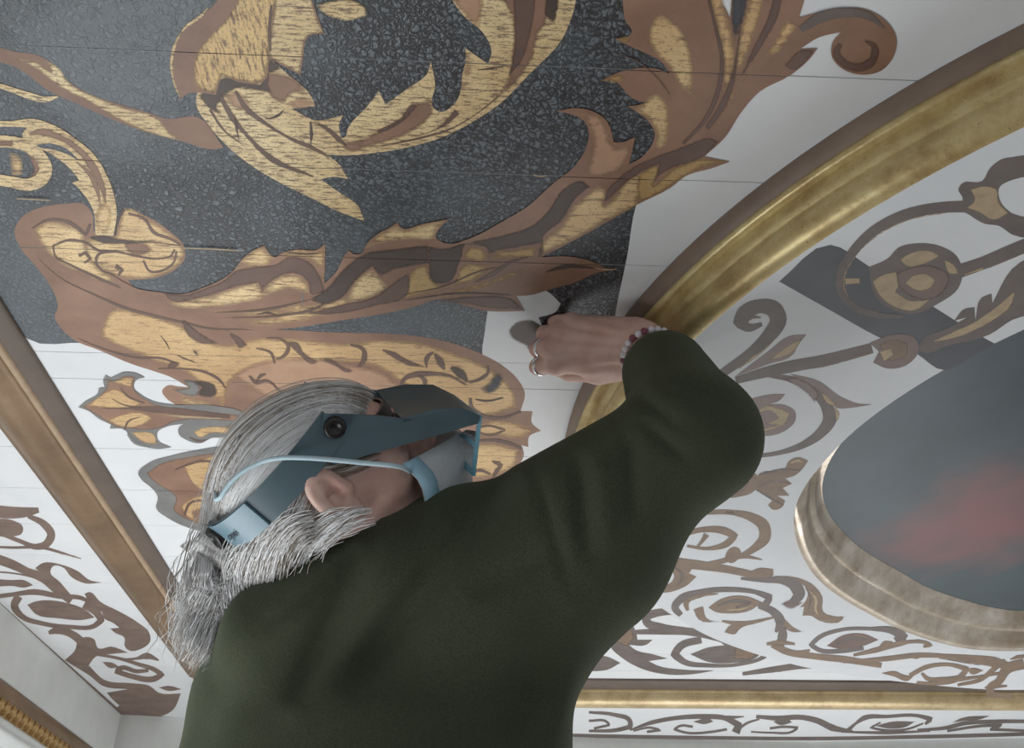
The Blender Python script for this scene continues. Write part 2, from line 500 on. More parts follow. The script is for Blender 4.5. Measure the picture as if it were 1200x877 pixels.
for k in range(NR):
    near_k = 0.5 - 0.5 * math.tanh((math.sin(TH[k]) - 0.08) * 7)      # side nearest the room's middle sits flush
    for u, z in prof:
        z = min((z * (1 - near_k) if z < 0 else z) + near_k * 0.045 * min(1, u * 8), dz)
        verts.append(ringpt(k, RI[k] + (RV[k] - RI[k]) * u, z))
for k in range(NR):
    k2 = (k + 1) % NR
    for q in range(n - 1):
        faces.append((k*n+q, k2*n+q, k2*n+q+1, k*n+q+1))
obj('frame', verts, faces, MATS['gilt_worn'], picture, True)
red = on_plane(1152, 612, HV)
def build_canvas(nt, b):
    tc = nd(nt, 'ShaderNodeTexCoord'); mp = nd(nt, 'ShaderNodeMapping')
    mp.inputs['Location'].default_value = (-(red[0] - CX) * 4.4, -(red[1] - CY) * 3.4, 0); mp.inputs['Scale'].default_value = (4.4, 3.4, 0)
    nt.links.new(tc.outputs['Object'], mp.inputs['Vector'])
    wn = nd(nt, 'ShaderNodeTexNoise'); wn.inputs['Scale'].default_value = 2.2; nt.links.new(mp.outputs['Vector'], wn.inputs['Vector'])
    wv = nd(nt, 'ShaderNodeMix', data_type='VECTOR'); wv.inputs[0].default_value = 0.45
    nt.links.new(mp.outputs['Vector'], wv.inputs[4])
    sub = nd(nt, 'ShaderNodeVectorMath', operation='SUBTRACT'); sub.inputs[1].default_value = (0.5, 0.5, 0.5)
    nt.links.new(wn.outputs['Color'], sub.inputs[0])
    add = nd(nt, 'ShaderNodeVectorMath', operation='ADD'); nt.links.new(mp.outputs['Vector'], add.inputs[0]); nt.links.new(sub.outputs[0], add.inputs[1])
    gr = nd(nt, 'ShaderNodeTexGradient', gradient_type='SPHERICAL'); nt.links.new(add.outputs[0], gr.inputs['Vector'])
    k = ramp(nt, gr.outputs['Fac'], [(0.12, G1(0)), (0.8, G1(0.85))])
    base = ramp(nt, noise(nt, 4, 4, 0.6), [(0.3, srgb((52, 66, 72))), (0.7, srgb((74, 90, 96)))])
    nt.links.new(mix(nt, k, base, srgb((140, 84, 82))), b.inputs['Base Color'])
    b.inputs['Roughness'].default_value = 0.5
    bump(nt, b, noise(nt, 300, 2), 0.1)
material('canvas', build_canvas)
verts = [ringpt(k, max(RV[k] * 1.01, RI[k] * 0.995), dz + 0.0005) for k in range(NR)] + [(0, 0, dz)]
obj('canvas', verts, [(k, (k + 1) % NR, NR) for k in range(NR)], MATS['canvas'], picture)

# ------------------------------------------------------------------ walls with cornice, deck
def wall(name, pts, z0, z1, mat, label, out):
    bm = bmesh.new()
    lo = [bm.verts.new((x, y, z0)) for x, y in pts]; hi = [bm.verts.new((x, y, z1)) for x, y in pts]
    lo2 = [bm.verts.new((x + out[0], y + out[1], z0)) for x, y in pts]; hi2 = [bm.verts.new((x + out[0], y + out[1], z1)) for x, y in pts]
    for i in range(len(pts) - 1):
        for a_, b_ in ((lo, hi), (lo2, hi2)):
            bm.faces.new((a_[i], a_[i+1], b_[i+1], b_[i]))
        bm.faces.new((lo[i], lo[i+1], lo2[i+1], lo2[i])); bm.faces.new((hi[i], hi[i+1], hi2[i+1], hi2[i]))
    for e in (0, -1): bm.faces.new((lo[e], hi[e], hi2[e], lo2[e]))
    bmesh.ops.recalc_face_normals(bm, faces=bm.faces)
    return tag(obj_bm(name, bm, MATS[mat]), label, kind='structure')
wl = wall('wall_left', [(XL, -1.6), (XL, 2.765)], -0.05, ZC, 'wall_white', 'white wall below the left edge of the ceiling', (-0.05, 0))
wb = wall('wall_back', [(-0.923, 2.765), (0.43, 3.005), (1.1, 3.04), (1.7, 2.985), (3.2, 2.95)], -0.05, ZC, 'wall_white', 'white wall below the far edge of the ceiling', (0, 0.05))
cornice = tag(empty('trim_4', (XL, 0, CAMZ + 0.576)), 'carved gilt cornice on the left wall', kind='structure')
path = [((0, y, 0), (1, 0, 0), (0, 0, -1)) for y in (-1.5, 2.76)]
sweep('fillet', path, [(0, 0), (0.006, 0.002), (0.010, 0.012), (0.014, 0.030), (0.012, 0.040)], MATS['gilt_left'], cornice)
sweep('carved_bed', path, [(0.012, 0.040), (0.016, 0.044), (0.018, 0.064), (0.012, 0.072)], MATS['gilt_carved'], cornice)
sweep('lower_band', path, [(0.012, 0.072), (0.022, 0.074), (0.026, 0.082), (0.022, 0.090), (0.030, 0.094), (0.030, 0.104), (0.0, 0.112)], MATS['wall_white'], cornice)
# carved leaves along the cornice
bm = bmesh.new()
bmesh.ops.create_icosphere(bm, subdivisions=1, radius=1.0)
for v in bm.verts:
    x, y, z = v.co
    v.co = (0.010 * x, (0.0150 * y) * (1.0 - 0.55 * z) + 0.004 * z, 0.0150 * z)
leaf_me = bpy.data.meshes.new('carved_leaf'); bm.to_mesh(leaf_me); bm.free()
leaf_me.materials.append(MATS['gilt_carved'])
for k in range(30):
    o = bpy.data.objects.new('carved_leaf', leaf_me); COL.objects.link(o); o.parent = cornice
    o.location = (0.020, 1.80 + k * 0.0315, -0.054); o.rotation_euler = (0.35, 0.15, 0)
floor = bmesh.new()
fo_ = tag(empty('floor', (0, 0, 0)), 'wooden scaffold deck of long boards under the conservator', kind='structure')
floor.free()
for k in range(11):
    bm = bmesh.new(); box(bm, XL + 0.01, 2.6, -1.3 + k * 0.37, -1.3 + k * 0.37 + 0.362, -0.04, 0)
    bmesh.ops.recalc_face_normals(bm, faces=bm.faces)
    obj_bm('deck_board', bm, MATS['deck_wood'], fo_)
# ------------------------------------------------------------------ painted ornament (traced paint layers lying on the ceiling)
def motif(name, h, base, shapes, parent, label=None, seams=True, soft_k=1.0):
    root = None
    for i, s in enumerate(shapes):
        nm = name if root is None else {'G': 'gold_highlight', 'T': 'gold_highlight', 'V': 'gold_highlight', 'O': 'gold_highlight', 'A': 'gold_highlight', 'L': 'tan_highlight', 'D': 'dark_ground', 'K': 'grey_shadow', 'W': 'white_gap'}.get(s[0], 'shade_stroke')
        mt = MATS['white_paint' if s[0] == 'W' else s[0]]
        sf = None
        if root is not None and s[0] not in 'WD':
            sf = {'G': 10, 'T': 5, 'V': 7, 'O': 8, 'A': 10, 'N': 12, 'B': 9, 'U': 5, 'X': 6, 'K': 5, 'S': 9, 'L': 2.2, 'R': 2.2, 'Q': 2.2}.get(s[0], 3) * (soft_k); mt = MATS[s[0] + '_soft']
        o = flat_shape(nm, s, h, base * 0.1 + i * 0.00001, mt, parent if root is None else root, seams, sf)
        if root is None:
            root = o
            if label: o['label'] = label
    return root
C0 = ceiling
motif('dark_field', HC, 0.0003, [('D', '-300,-90 -420,-420 -300,-760 500,-800 842,-760 826,-300 812,-90 808,0 806,100 780,170 745,242 735,300 722,362 716,396 640,412 567,418 480,440 300,440 100,402 32,397 12,372 -90,180 -220,-20')], C0, 'crackled slate-black painted ground')
motif('white_patch', HC, 0.0008, [('W', '572,361 615,364 604,346 617,346 601,337 625,337 642,342 657,356 652,365 631,372 635,381 690,384 716,398 706,442 620,442 566,419 568,390'),
    ('X', '635,381 640,372 652,366 690,380 700,392 660,410 640,400 622,416 617,407 600,397 596,389 600,381 612,375 624,375')], C0, 'fresh white patch with a brown painted leaf')
# lower acanthus with volute
motif('acanthus_leaf', HC, 0.0012, [
    ('B', '100,240 75,239 45,244 25,255 17,271 25,292 42,312 57,332 66,350 68,360 64,370 72,385 88,399 115,410 155,427 180,435 200,442 221,454 209,453 196,452 190,458 194,466 205,474 300,520 420,590 555,572 595,560 607,547 614,532 611,522 619,524 620,512 634,505 623,495 624,482 610,482 615,460 607,445 587,427 562,414 525,401 487,394 450,391 400,390 340,387 290,384 200,360 160,342 150,328 185,325 207,315 217,302 215,287 200,272 175,255 145,244 139,262 133,277 112,274 108,250'),
    ('A', '130,364 170,368 205,378 232,393 262,404 300,396 335,396 400,402 450,398 500,403 545,418 582,437 602,458 606,478 560,490 500,470 440,430 380,424 330,428 292,436 272,446 262,478 242,457 215,436 188,426 150,411 118,396 122,378'),
    ('N', '270,440 300,424 340,418 400,424 450,436 470,452 520,470 480,480 400,470 320,470'),
    ('A', '560,500 590,492 618,500 628,505 612,514 585,512 556,512'), ('A', '556,520 585,520 608,527 604,545 580,558 552,562'),
    ('G', '145,245 175,256 199,273 214,288 216,302 206,314 185,324 150,327 120,317 101,300 100,281 115,279 133,277 139,264 141,250'),
    ('G', '40,267 52,260 75,262 98,274 100,284 104,296 112,309 140,331 122,331 98,321 74,311 59,299 47,284'),
    ('B', '145,282 172,285 181,294 161,300 146,292'), ('B', '112,262 128,258 130,272 120,274'),
    ('U', '62,288 82,281 100,284 117,294 137,294', (3, 4, 3)), ('U', '62,287 65,300 82,310 107,322 140,336 190,346', (3, 3, 4, 2)),
    ('U', '136,322 120,317 113,308 114,300 130,295 160,300 185,303 200,300 205,292', (2, 4, 3, 3)),
    ('U', '150,250 170,257 180,272 200,280 212,287', (3, 5, 3)), ('X', '106,278 122,281 150,283 180,284 212,288', (3, 10, 6, 3, 2)),
    ('U', '207,294 204,307 190,317 176,318 168,305', (3, 3, 3)), ('U', '37,268 55,258 80,260 101,275 106,262', (2, 5, 4)),
    ('X', '145,245 137,260 135,276', (5, 4, 3)), ('U', '92,300 100,296 106,303 98,309', (4, 4, 3)), ('U', '135,312 143,316 138,324', (7, 6, 2)),
    ('U', '42,300 70,325 110,345 150,362 180,370 212,377 240,384 300,386', (1, 2, 4, 4, 3, 2)),
    ('U', '214,375 225,390 240,399 256,402', (4, 13, 10, 1)), ('U', '262,386 278,393 290,404 294,410 284,408 280,413 277,404 270,394'),
    ('U', '90,396 125,410 160,419 190,420 207,426', (1, 3, 3, 3)), ('U', '198,425 213,424 208,430 196,432'),
    ('U', '185,432 212,432 240,436 258,446 265,456', (2, 3, 4, 2)), ('X', '222,446 240,446 254,454 254,462 240,466 230,462 236,454'),
    ('K', '221,454 212,444 226,446 236,454 230,464 214,462 200,456'), ('G', '212,462 228,468 246,467 254,462 248,474 226,476 214,472'),
    ('U', '334,399 350,402 356,412 373,424 368,427 352,418 342,408'), ('U', '373,420 385,419 400,428 415,434 410,437 392,429'),
    ('U', '312,396 330,398 338,406 334,416 322,422', (2, 4, 6, 2)), ('U', '300,408 318,414 322,426', (2, 4, 3)), ('U', '410,404 426,410 427,420 420,431', (3, 6, 8, 3)),
    ('U', '448,410 462,416 478,425 498,430', (3, 8, 7, 2)), ('U', '500,432 500,420 508,412', (2, 7, 3)), ('U', '509,414 516,424 521,434', (4, 11, 3)),
    ('X', '528,430 540,438 549,449', (6, 13, 4)), ('U', '549,448 563,444 572,436 572,428', (4, 5, 3)), ('U', '470,454 473,445 482,440 500,438 528,441 548,452', (4, 6, 8, 5, 3)),
    ('U', '490,440 498,446 496,456', (3, 7, 3)), ('S', '580,432 590,444 584,456 570,462 562,456 574,446'),
    ('U', '551,466 553,478 566,487 586,490 611,482', (4, 6, 5, 3)), ('X', '557,468 570,470 590,466', (2, 3, 2)), ('U', '555,517 580,516 598,520 612,526', (3, 5, 4)),
    ('U', '556,503 572,499 592,504 575,510 556,505', (2, 3, 3, 2)), ('U', '576,540 586,545 577,560', (3, 9, 3)), ('U', '550,556 562,551 575,556', (3, 5, 3)),
    ('U', '205,415 216,420 230,425', (1, 2, 1)), ('X', '188,393 195,402 199,410', (1, 2, 1)), ('X', '227,410 232,417', (1, 3, 1)),
    ('U', '292,440 300,448 312,446 330,460', (3, 6, 4, 3)), ('U', '300,448 306,440 312,438', (2, 5, 2)),
], C0, 'large gilded acanthus leaf curling into a volute')
# upper acanthus branch
motif('acanthus_branch', HC, 0.0080, [
    ('B', '128,320 162,338 187,342 215,344 240,336 260,327 275,315 285,302 295,294 310,287 315,295 322,301 330,296 350,292 372,292 381,285 381,305 380,332 395,317 405,297 409,293 414,297 424,296 430,285 442,274 457,266 466,260 470,266 495,262 527,256 515,267 511,277 520,284 555,277 587,260 620,240 645,217 675,192 687,172 690,157 685,142 672,134 652,130 675,126 695,130 710,140 716,152 719,166 730,166 744,160 740,180 737,192 750,185 762,172 767,155 760,142 747,131 735,124 750,122 757,120 740,114 727,100 722,95 704,94 725,84 750,79 770,80 785,86 775,72 755,61 735,52 720,45 737,41 740,37 732,22 730,7 732,-80 842,-80 842,0 850,10 855,22 857,0 858,-80 948,-80 942,0 936,20 977,10 1013,10 1037,23 1050,43 1048,63 1033,82 1010,87 987,80 975,67 975,50 985,37 960,43 937,57 958,56 950,67 927,87 890,107 867,133 850,160 825,183 855,189 833,197 805,205 785,220 745,240 720,255 675,280 652,292 634,301 665,300 687,304 716,316 697,320 676,330 650,337 617,346 604,346 615,364 572,364 542,357 520,350 482,360 450,367 400,375 350,383 295,386 200,362 150,345'),
    ('G', '275,315 285,302 295,294 310,287 315,295 322,301 316,309 300,312 286,313'), ('G', '328,298 350,292 372,292 381,285 381,305 380,330 375,318 366,306 352,300 340,300'),
    ('G', '190,352 250,345 287,333 304,331 308,342 316,331 350,322 360,331 362,346 348,340 335,339 300,352 250,360 205,359'),
    ('G', '315,372 345,362 375,355 405,347 407,358 375,371 325,380 300,381 270,376'), ('G', '240,363 300,363 345,356 372,354 350,364 318,369 270,368'),
    ('G', '403,355 407,347 417,328 437,313 446,325 457,335 432,350'), ('G', '426,291 440,277 465,261 470,267 495,262 526,256 513,270 510,278 480,280 450,284'),
    ('O', '473,351 478,330 482,317 501,309 507,328 530,331 540,311 580,312 551,330 512,341'), ('O', '540,303 552,288 565,290 572,301 569,304'), ('O', '574,304 580,295 600,292 630,287 627,302'),
    ('O', '530,340 560,332 600,318 630,312 610,322 575,334 540,345 500,352'),
    ('G', '632,301 636,281 657,265 667,247 682,232 700,215 711,225 707,240 720,230 732,212 750,202 748,238 720,254 675,279 652,291'),
    ('O', '749,203 772,190 773,203 766,216 788,197 821,185 853,188 827,195 805,205 785,219 748,239'),
    ('G', '772,15 790,25 805,47 812,75 811,110 800,105 790,87 772,67 761,50 762,30'), ('G', '760,112 772,107 782,122 784,147 776,172 767,173 769,155 761,141 746,131 738,124 752,122'),
    ('N', '660,131 676,127 694,131 709,141 714,160 722,172 741,164 736,188 715,205 700,208 685,205 692,180 693,157 684,140'), ('O', '704,94 724,86 734,90 724,96'), ('O', '720,45 736,42 742,46 730,50'),
    ('A', '842,-60 850,10 857,36 861,75 852,106 845,120 848,75 841,37 832,0 828,-60'), ('A', '882,-60 896,-60 895,0 882,45 870,77 855,107 862,72 866,40 877,0'),
    ('S', '857,-60 880,-60 877,0 866,38 861,48 856,22 857,0'), ('A', '920,20 934,30 914,58 882,84 866,104 850,130 840,150 846,122 870,92 900,60'),
    ('U', '190,341 215,345 245,335 262,328 276,317 300,312 322,309 340,300 356,303 366,309 376,325 381,341 363,348 361,331 350,321 320,328 311,336 307,343 303,331 275,336 237,348 200,352'),
    ('X', '362,350 385,335 396,321 412,306 428,296 462,291 502,286 503,308 480,312 462,316 446,324 436,312 416,330 402,348 385,356 370,354'),
    ('X', '502,288 520,290 545,284 539,308 526,331 507,330 502,306'), ('U', '345,368 400,356 440,346 462,330 480,318 478,345 440,358 400,367'),
    ('X', '525,291 555,287 570,291 572,303 577,296 600,291 633,285 629,302 636,298 637,278 660,257 672,236 692,218 682,211 658,222 643,245 625,262 588,275 550,283'),
    ('U', '707,240 711,222 720,212 750,190 772,181 800,171 832,161 843,165 822,185 790,196 772,206 764,216 772,192 750,202 725,222'),
    ('U', '620,300 600,306 578,320 555,331', (2, 4, 7, 1)), ('X', '640,318 660,312 700,314', (2, 6, 2)), ('U', '505,352 560,346 600,350 614,362 585,362 545,356'),
    ('U', '820,-40 838,30 846,70 840,110 826,140 800,168', (3, 5, 6, 6, 4)), ('U', '870,-20 864,60 856,100 846,124 828,150', (2, 3, 7, 9, 6)), ('U', '918,-40 905,20 884,60 868,90', (10, 12, 8, 2)),
    ('U', '715,60 745,70 770,90 785,110', (1, 2, 2)), ('U', '985,50 980,60 990,74 1008,78 1022,70 1024,54 1012,46', (6, 10, 10, 12, 10, 3)), ('Q', '938,34 960,20 990,14 1018,18 1036,32', (8, 14, 12, 10, 3)),
    ('U', '938,58 956,57 948,67 928,82 918,76', ), ('U', '250,366 320,361 365,350', (1, 4, 1)), ('U', '262,372 330,369 372,360 386,352', (1, 3, 4, 1)), ('X', '300,368 315,366 325,369', (1, 3, 1)),
    ('K', '355,340 354,358', (1, 2, 1)), ('X', '336,295 358,297 378,296', (1, 2, 1)), ('U', '470,345 520,335 560,318 585,312', (1, 2, 2, 1)),
    ('X', '470,352 540,343 600,345', (1, 3, 1)),
], C0, 'upper gilded acanthus branch with jagged leaf edges')
# big gilded leaf, upper left
motif('acanthus_flower', HC, 0.0023, [
    ('T', '231,110 230,122 245,147 265,170 292,192 330,215 365,232 395,247 427,259 420,242 397,225 376,210 392,207 408,210 397,192 383,181 405,182 440,179 480,172 520,160 550,145 585,122 622,85 659,45 663,37 673,10 676,-80 518,-80 530,0 545,20 565,37 576,60 572,75 545,56 546,67 541,92 540,107 532,122 515,131 507,125 510,100 505,72 500,87 480,102 452,122 444,107 430,125 407,152 405,160 400,162 397,147 402,135 370,141 342,127 369,124 367,117 335,85 316,67 300,80 262,85 240,100'),
    ('X', '231,111 246,104 262,90 282,95 305,98 316,67 333,80 316,86 321,110 300,106 278,104 264,112 254,125 267,140 246,128'),
    ('B', '312,84 335,86 356,101 366,117 344,110 331,121 316,112'), ('N', '262,112 277,106 292,118 300,132 284,128 272,126'), ('N', '366,117 369,124 344,127 334,122 350,114'),
    ('U', '258,112 272,137 288,157 320,187 368,207', (6, 8, 5, 8, 3)), ('U', '276,106 287,125 312,145 340,162 370,175 386,184', (4, 7, 4, 6, 3)), ('U', '246,128 262,152 288,172', (4, 3, 1)),
    ('U', '372,144 385,152 398,164 408,172', (3, 6, 7, 2)), ('X', '275,133 277,148 280,165', (1, 4, 1)), ('X', '364,142 365,158 364,172', (3, 5, 1)), ('X', '310,140 326,135 334,127', (1, 4, 1)),
    ('B', '397,165 425,162 447,150 470,137 482,122 508,118 506,135 490,150 478,157 435,172 405,177'), ('U', '420,163 447,150 470,137 483,121 490,124 478,138 452,154'),
    ('B', '588,-60 590,0 600,25 600,55 597,82 582,112 572,122 600,102 625,67 633,37 641,25 645,0 648,-60'), ('U', '596,-60 602,20 602,60 596,90 612,70 622,40 628,0 630,-60'),
    ('N', '528,-40 531,0 545,20 562,34 566,12 563,-40'), ('N', '546,58 553,80 546,100 541,112 541,92 546,70'), ('U', '536,130 525,142 510,152 485,160', (9, 6, 3, 1)),
    ('X', '647,-30 656,-30 655,5 651,28 643,25'), ('X', '558,82 575,80 590,78', (1, 3, 1)), ('U', '585,112 560,132 530,150 490,162 440,172', (2, 2, 3, 2)),
], C0, 'gilded acanthus flower with long pointed lower leaf')
motif('acanthus_bud', HC, 0.0056, [
    ('B', '256,-80 255,0 237,17 217,32 205,50 200,77 205,102 212,116 221,109 231,108 253,111 260,87 280,95 300,98 309,95 316,67 332,77 352,87 355,70 362,42 380,39 371,15 366,0 366,-80'),
    ('V', '290,-80 276,5 262,25 243,45 231,62 227,87 232,102 252,110 260,87 280,94 300,97 308,94 315,67 316,40 322,10 324,-80'),
    ('T', '324,-80 322,10 317,40 317,66 333,76 351,86 354,70 361,42 379,38 370,15 365,0 365,-80'),
    ('T', '244,8 237,17 217,32 206,50 201,77 206,102 212,115', (2, 5, 3, 5, 3, 2)),
    ('T', '369,6 382,2 420,2 428,8 430,18 406,24 382,17'), ('U', '318,5 316,30 317,60', (3, 4, 3)),
], C0, 'streaky gilded flower bud')
motif('acanthus_stem', HC, 0.0020, [
    ('B', '-60,30 15,60 45,65 65,77 80,95 105,110 140,122 175,132 195,139 232,137 262,173 250,175 215,166 160,151 120,135 87,120 55,105 32,87 15,77 -60,50'),
    ('T', '18,68 37,77 57,92 75,105 100,117 125,132 162,151 213,166 196,152 186,139 150,127 105,110 80,96 70,80 55,70 60,84 40,72'),
], C0, 'brown stem with a gilded upper edge')
motif('acanthus_tendril', HC, 0.0058, [('T', '-40,88 15,105 35,112 54,116 68,113', (5, 6, 8, 7, 2))], C0)
motif('acanthus_curl', HC, 0.0060, [
    ('T', '-40,141 15,141 40,139 65,147 90,163 110,180 123,200 133,225 137,250 133,276 112,275 109,245 98,227 90,218 84,214 93,211 85,200 70,187 55,177 40,172 28,166 27,155 32,149 15,148 -40,150'),
    ('B', '34,157 48,154 64,158 82,167 101,184 113,203 121,222 124,240', (4, 10, 8, 8, 11, 8, 3)), ('D', '40,171 58,171 76,176 92,187', (2, 7, 6, 1)), ('B', '88,188 104,202 114,222 118,240', (1, 6, 6, 1)),
    ('G', '118,235 128,240 130,262 126,274 114,273 112,252'),
], C0, 'gilded curl rising from the volute')
motif('acanthus_spiral', HC, 0.0062, [
    ('T', '-30,168 15,166 34,172 48,184 54,198 49,209 34,216 15,213 -30,205', (14, 14, 14, 16, 14, 12)), ('B', '-20,168 18,169 34,176 42,188 42,202 32,208', (4, 9, 9, 12, 6, 2)),
    ('G', '10,178 22,180 27,192 27,206 14,206', ),
], C0, 'small gilded spiral at the left edge')
motif('gilded_fleuron', HC, 0.0080, [
    ('K', '92,477 100,470 115,460 116,455 123,454 121,445 124,439 130,442 135,440 144,436 160,437 170,442 159,446 157,454 165,462 180,470 205,474 250,475 290,490 290,500 262,498 210,497 195,500 185,506 185,515 201,524 185,526 167,522 152,512 147,504 129,502 130,497 115,490 105,482'),
    ('B', '97,476 120,460 126,450 124,443 134,446 146,440 160,440 157,454 166,464 182,473 215,478 280,486 280,494 205,494 186,502 150,502 134,499 118,489'),
    ('A', '100,475 121,461 134,455 150,463 168,473 150,479 128,478'), ('A', '130,448 150,442 157,443 154,455 142,450'), ('A', '126,492 140,486 170,484 180,490 162,500 140,500'), ('A', '152,506 172,505 182,510 184,520 172,520'),
    ('U', '118,478 150,478 180,479 215,482 270,488', (1, 3, 8, 8, 5)), ('L', '190,486 215,488 260,490', (1, 3, 2)), ('U', '140,452 150,464 170,472', (1, 3, 2)), ('U', '130,466 145,474 165,477', (1, 2, 2)),
    ('U', '146,504 150,494 165,488', (3, 3, 1)), ('K', '150,508 158,518 176,524', (4, 5, 2)),
], C0, 'gilded leafy fleuron on white ground', soft_k=0.4)
motif('gilded_curl', HC, 0.0088, [('K', '209,502 218,496 262,497 275,505 262,512 248,513 236,519 218,515 210,509'), ('A', '226,505 240,500 270,500 268,508 246,508 234,513'), ('U', '222,512 232,516 246,514', (2, 3, 1))], C0, soft_k=0.4)
motif('gilded_bulb', HC, 0.0088, [
    ('K', '162,555 175,542 200,534 250,524 320,515 320,630 255,622 235,622 220,618 197,607 183,595 185,582 177,571 166,562'),
    ('B', '171,554 190,542 220,535 260,529 315,525 315,622 245,616 218,608 203,596 206,583 190,571 178,562'), ('A', '215,545 260,532 300,540 290,575 250,580 225,565'),
    ('A', '212,592 226,583 262,580 300,590 290,600 240,595 226,600 230,612 218,604'), ('U', '205,550 235,540 270,545', (2, 4, 2)), ('U', '216,604 222,590 250,586', (3, 4, 2)),
], C0, 'gilded bulb-shaped leaf beside the white hair', soft_k=0.4)
motif('gilded_leaflet', HC, 0.0088, [('K', '211,640 220,634 234,634 300,648 300,664 260,658 240,655 222,648'), ('B', '224,640 236,637 290,652 256,655 236,650')], C0, soft_k=0.4)
for sc_ in ('625,203 632,205 641,204', '697,312 708,314 722,314', '215,289 245,290 280,292', '20,231 60,233'):
    motif('paint_scratch', HC, 0.0240, [('L', sc_, (1, 1.6, 1))], C0)
# left border scrolls
bl = 0.0010
for nm, sh in [
    ('border_leaf', ('M', '-20,590 15,594 45,595 46,601 32,606 15,608 -20,605')), ('border_scroll', ('M', '33,605 51,614 60,627 54,638 42,641 25,635 0,625', (5, 9, 10, 8, 5, 5))), ('border_leaf', ('M', '-10,608 15,610 27,618 26,625 15,629 -10,628')),
    ('border_tendril', ('M', '-10,641 15,642 50,642 72,648 95,655', (3, 3, 4, 3, 1))), ('border_scroll', ('M', '-20,650 15,662 32,670 52,678 68,692 84,704', (12, 11, 9, 12, 11, 10))),
    ('border_leaf', ('M', '41,666 50,660 72,662 92,670 105,680 119,683 100,684 82,675 75,666 62,664 59,670 70,682 86,701 74,702 57,678')), ('border_leaf', ('M', '-5,679 15,680 28,680 39,686 28,689 15,687 -5,688')),
    ('border_tendril', ('M', '-10,670 15,672 32,675 52,682 66,692', (2, 2, 2, 2, 2))), ('border_scroll', ('M', '-10,700 15,697 40,694 70,699 95,701 120,716', (5, 5, 7, 6, 5, 3))),
    ('border_ring', ('M', '22,699 17,710 25,722 50,731 82,735 110,734 119,727 114,719 98,709', (10, 9, 6, 5, 5, 7, 9, 8))), ('border_leaf', ('M', '32,709 42,705 75,706 100,715 111,724 95,727 70,725 42,720')),
    ('border_leaf', ('M', '99,696 105,694 117,705 140,717 162,730 175,742 176,752 167,760 150,762 146,757 146,748 135,742 129,737 140,736 132,730 122,725 119,716 106,708')),
    ('border_scroll', ('M', '57,742 66,739 85,744 95,752 104,764', (4, 9, 9, 10, 12))), ('border_scroll', ('M', '92,750 110,749 115,760 130,758 150,765 128,767 112,770 104,780 122,797 155,801 175,804 186,812 212,813 203,832 196,837 142,836 136,830 140,827 134,822 125,812 150,808 120,804 105,792 92,784 76,774 88,762')),
    ('border_ring', ('M', '112,767 140,772 163,779 181,785 190,791 180,796 155,793 136,787 142,783 160,787 174,786', (3, 4, 5, 6, 7, 6, 6, 5, 4))), ('border_tendril', ('M', '140,773 160,772 172,769 186,774', (2, 3, 8, 2))), ('border_leaf', ('M', '120,776 132,777 140,782 128,783')),
    ('border_leaf', ('M', '186,806 197,804 213,808 197,810')), ('border_line', ('M', '-60,654 15,724 78,780 142,837', (5, 6, 5, 5))), ('border_line', ('M', '141,838 200,842 300,850', (3, 3, 3))),
    # far border
    ('border_line', ('Q', '540,859 703,863 830,865 950,866 1070,864 1186,861 1260,858', (4.5,))), ('border_ring', ('Q', '690,835 720,838 738,845 739,852 722,856 690,857', (3, 5, 6, 5, 3))), ('border_tendril', ('Q', '690,845 712,847 714,850 696,854', (3,))),
    ('border_scroll', ('Q', '738,856 764,847 790,842 825,840 850,842 866,850 862,859', (2, 5, 5, 6, 6, 8, 10))), ('border_tendril', ('Q', '742,857 762,853 774,856 758,858', (2, 3, 3))), ('border_tendril', ('Q', '872,840 858,841 842,841', (1, 4, 5))),
    ('border_ring', ('Q', '812,852 797,851 790,855 804,859 834,858 852,855', (3, 3, 3))), ('border_leaf', ('Q', '812,846 832,843 836,846 826,849')),
    ('border_scroll', ('Q', '886,840 910,842 940,841 958,845 975,853 1000,858', (4, 6, 6, 7, 8, 3))), ('border_tendril', ('Q', '864,856 875,848 890,843', (3, 3, 2))), ('border_ring', ('Q', '880,858 904,859 930,857 935,853 918,852 902,854', (2, 3, 3))), ('border_leaf', ('Q', '906,846 924,843 928,847 914,850')),
    ('border_scroll', ('Q', '994,856 1003,848 1012,842 1040,840 1075,839 1091,843 1084,849', (5, 3, 6, 4, 4, 6, 3))), ('border_leaf', ('Q', '1026,851 1045,846 1072,846 1062,852 1040,854')), ('border_ring', ('Q', '1082,848 1066,854 1036,856 1020,853 1032,847', (2, 3, 2))),
    ('border_tendril', ('Q', '986,858 1040,859 1090,857', (2, 4, 2))), ('border_scroll', ('Q', '1075,856 1110,853 1130,848 1160,846 1230,846', (3, 5, 5, 4))), ('border_leaf', ('Q', '1116,847 1126,842 1160,839 1150,843 1130,845')), ('border_ring', ('Q', '1110,857 1150,851 1174,850 1160,855 1210,857', (3, 4, 3))),
]:
    bl += 0.00006; motif(nm, HC, bl, [sh], C0)
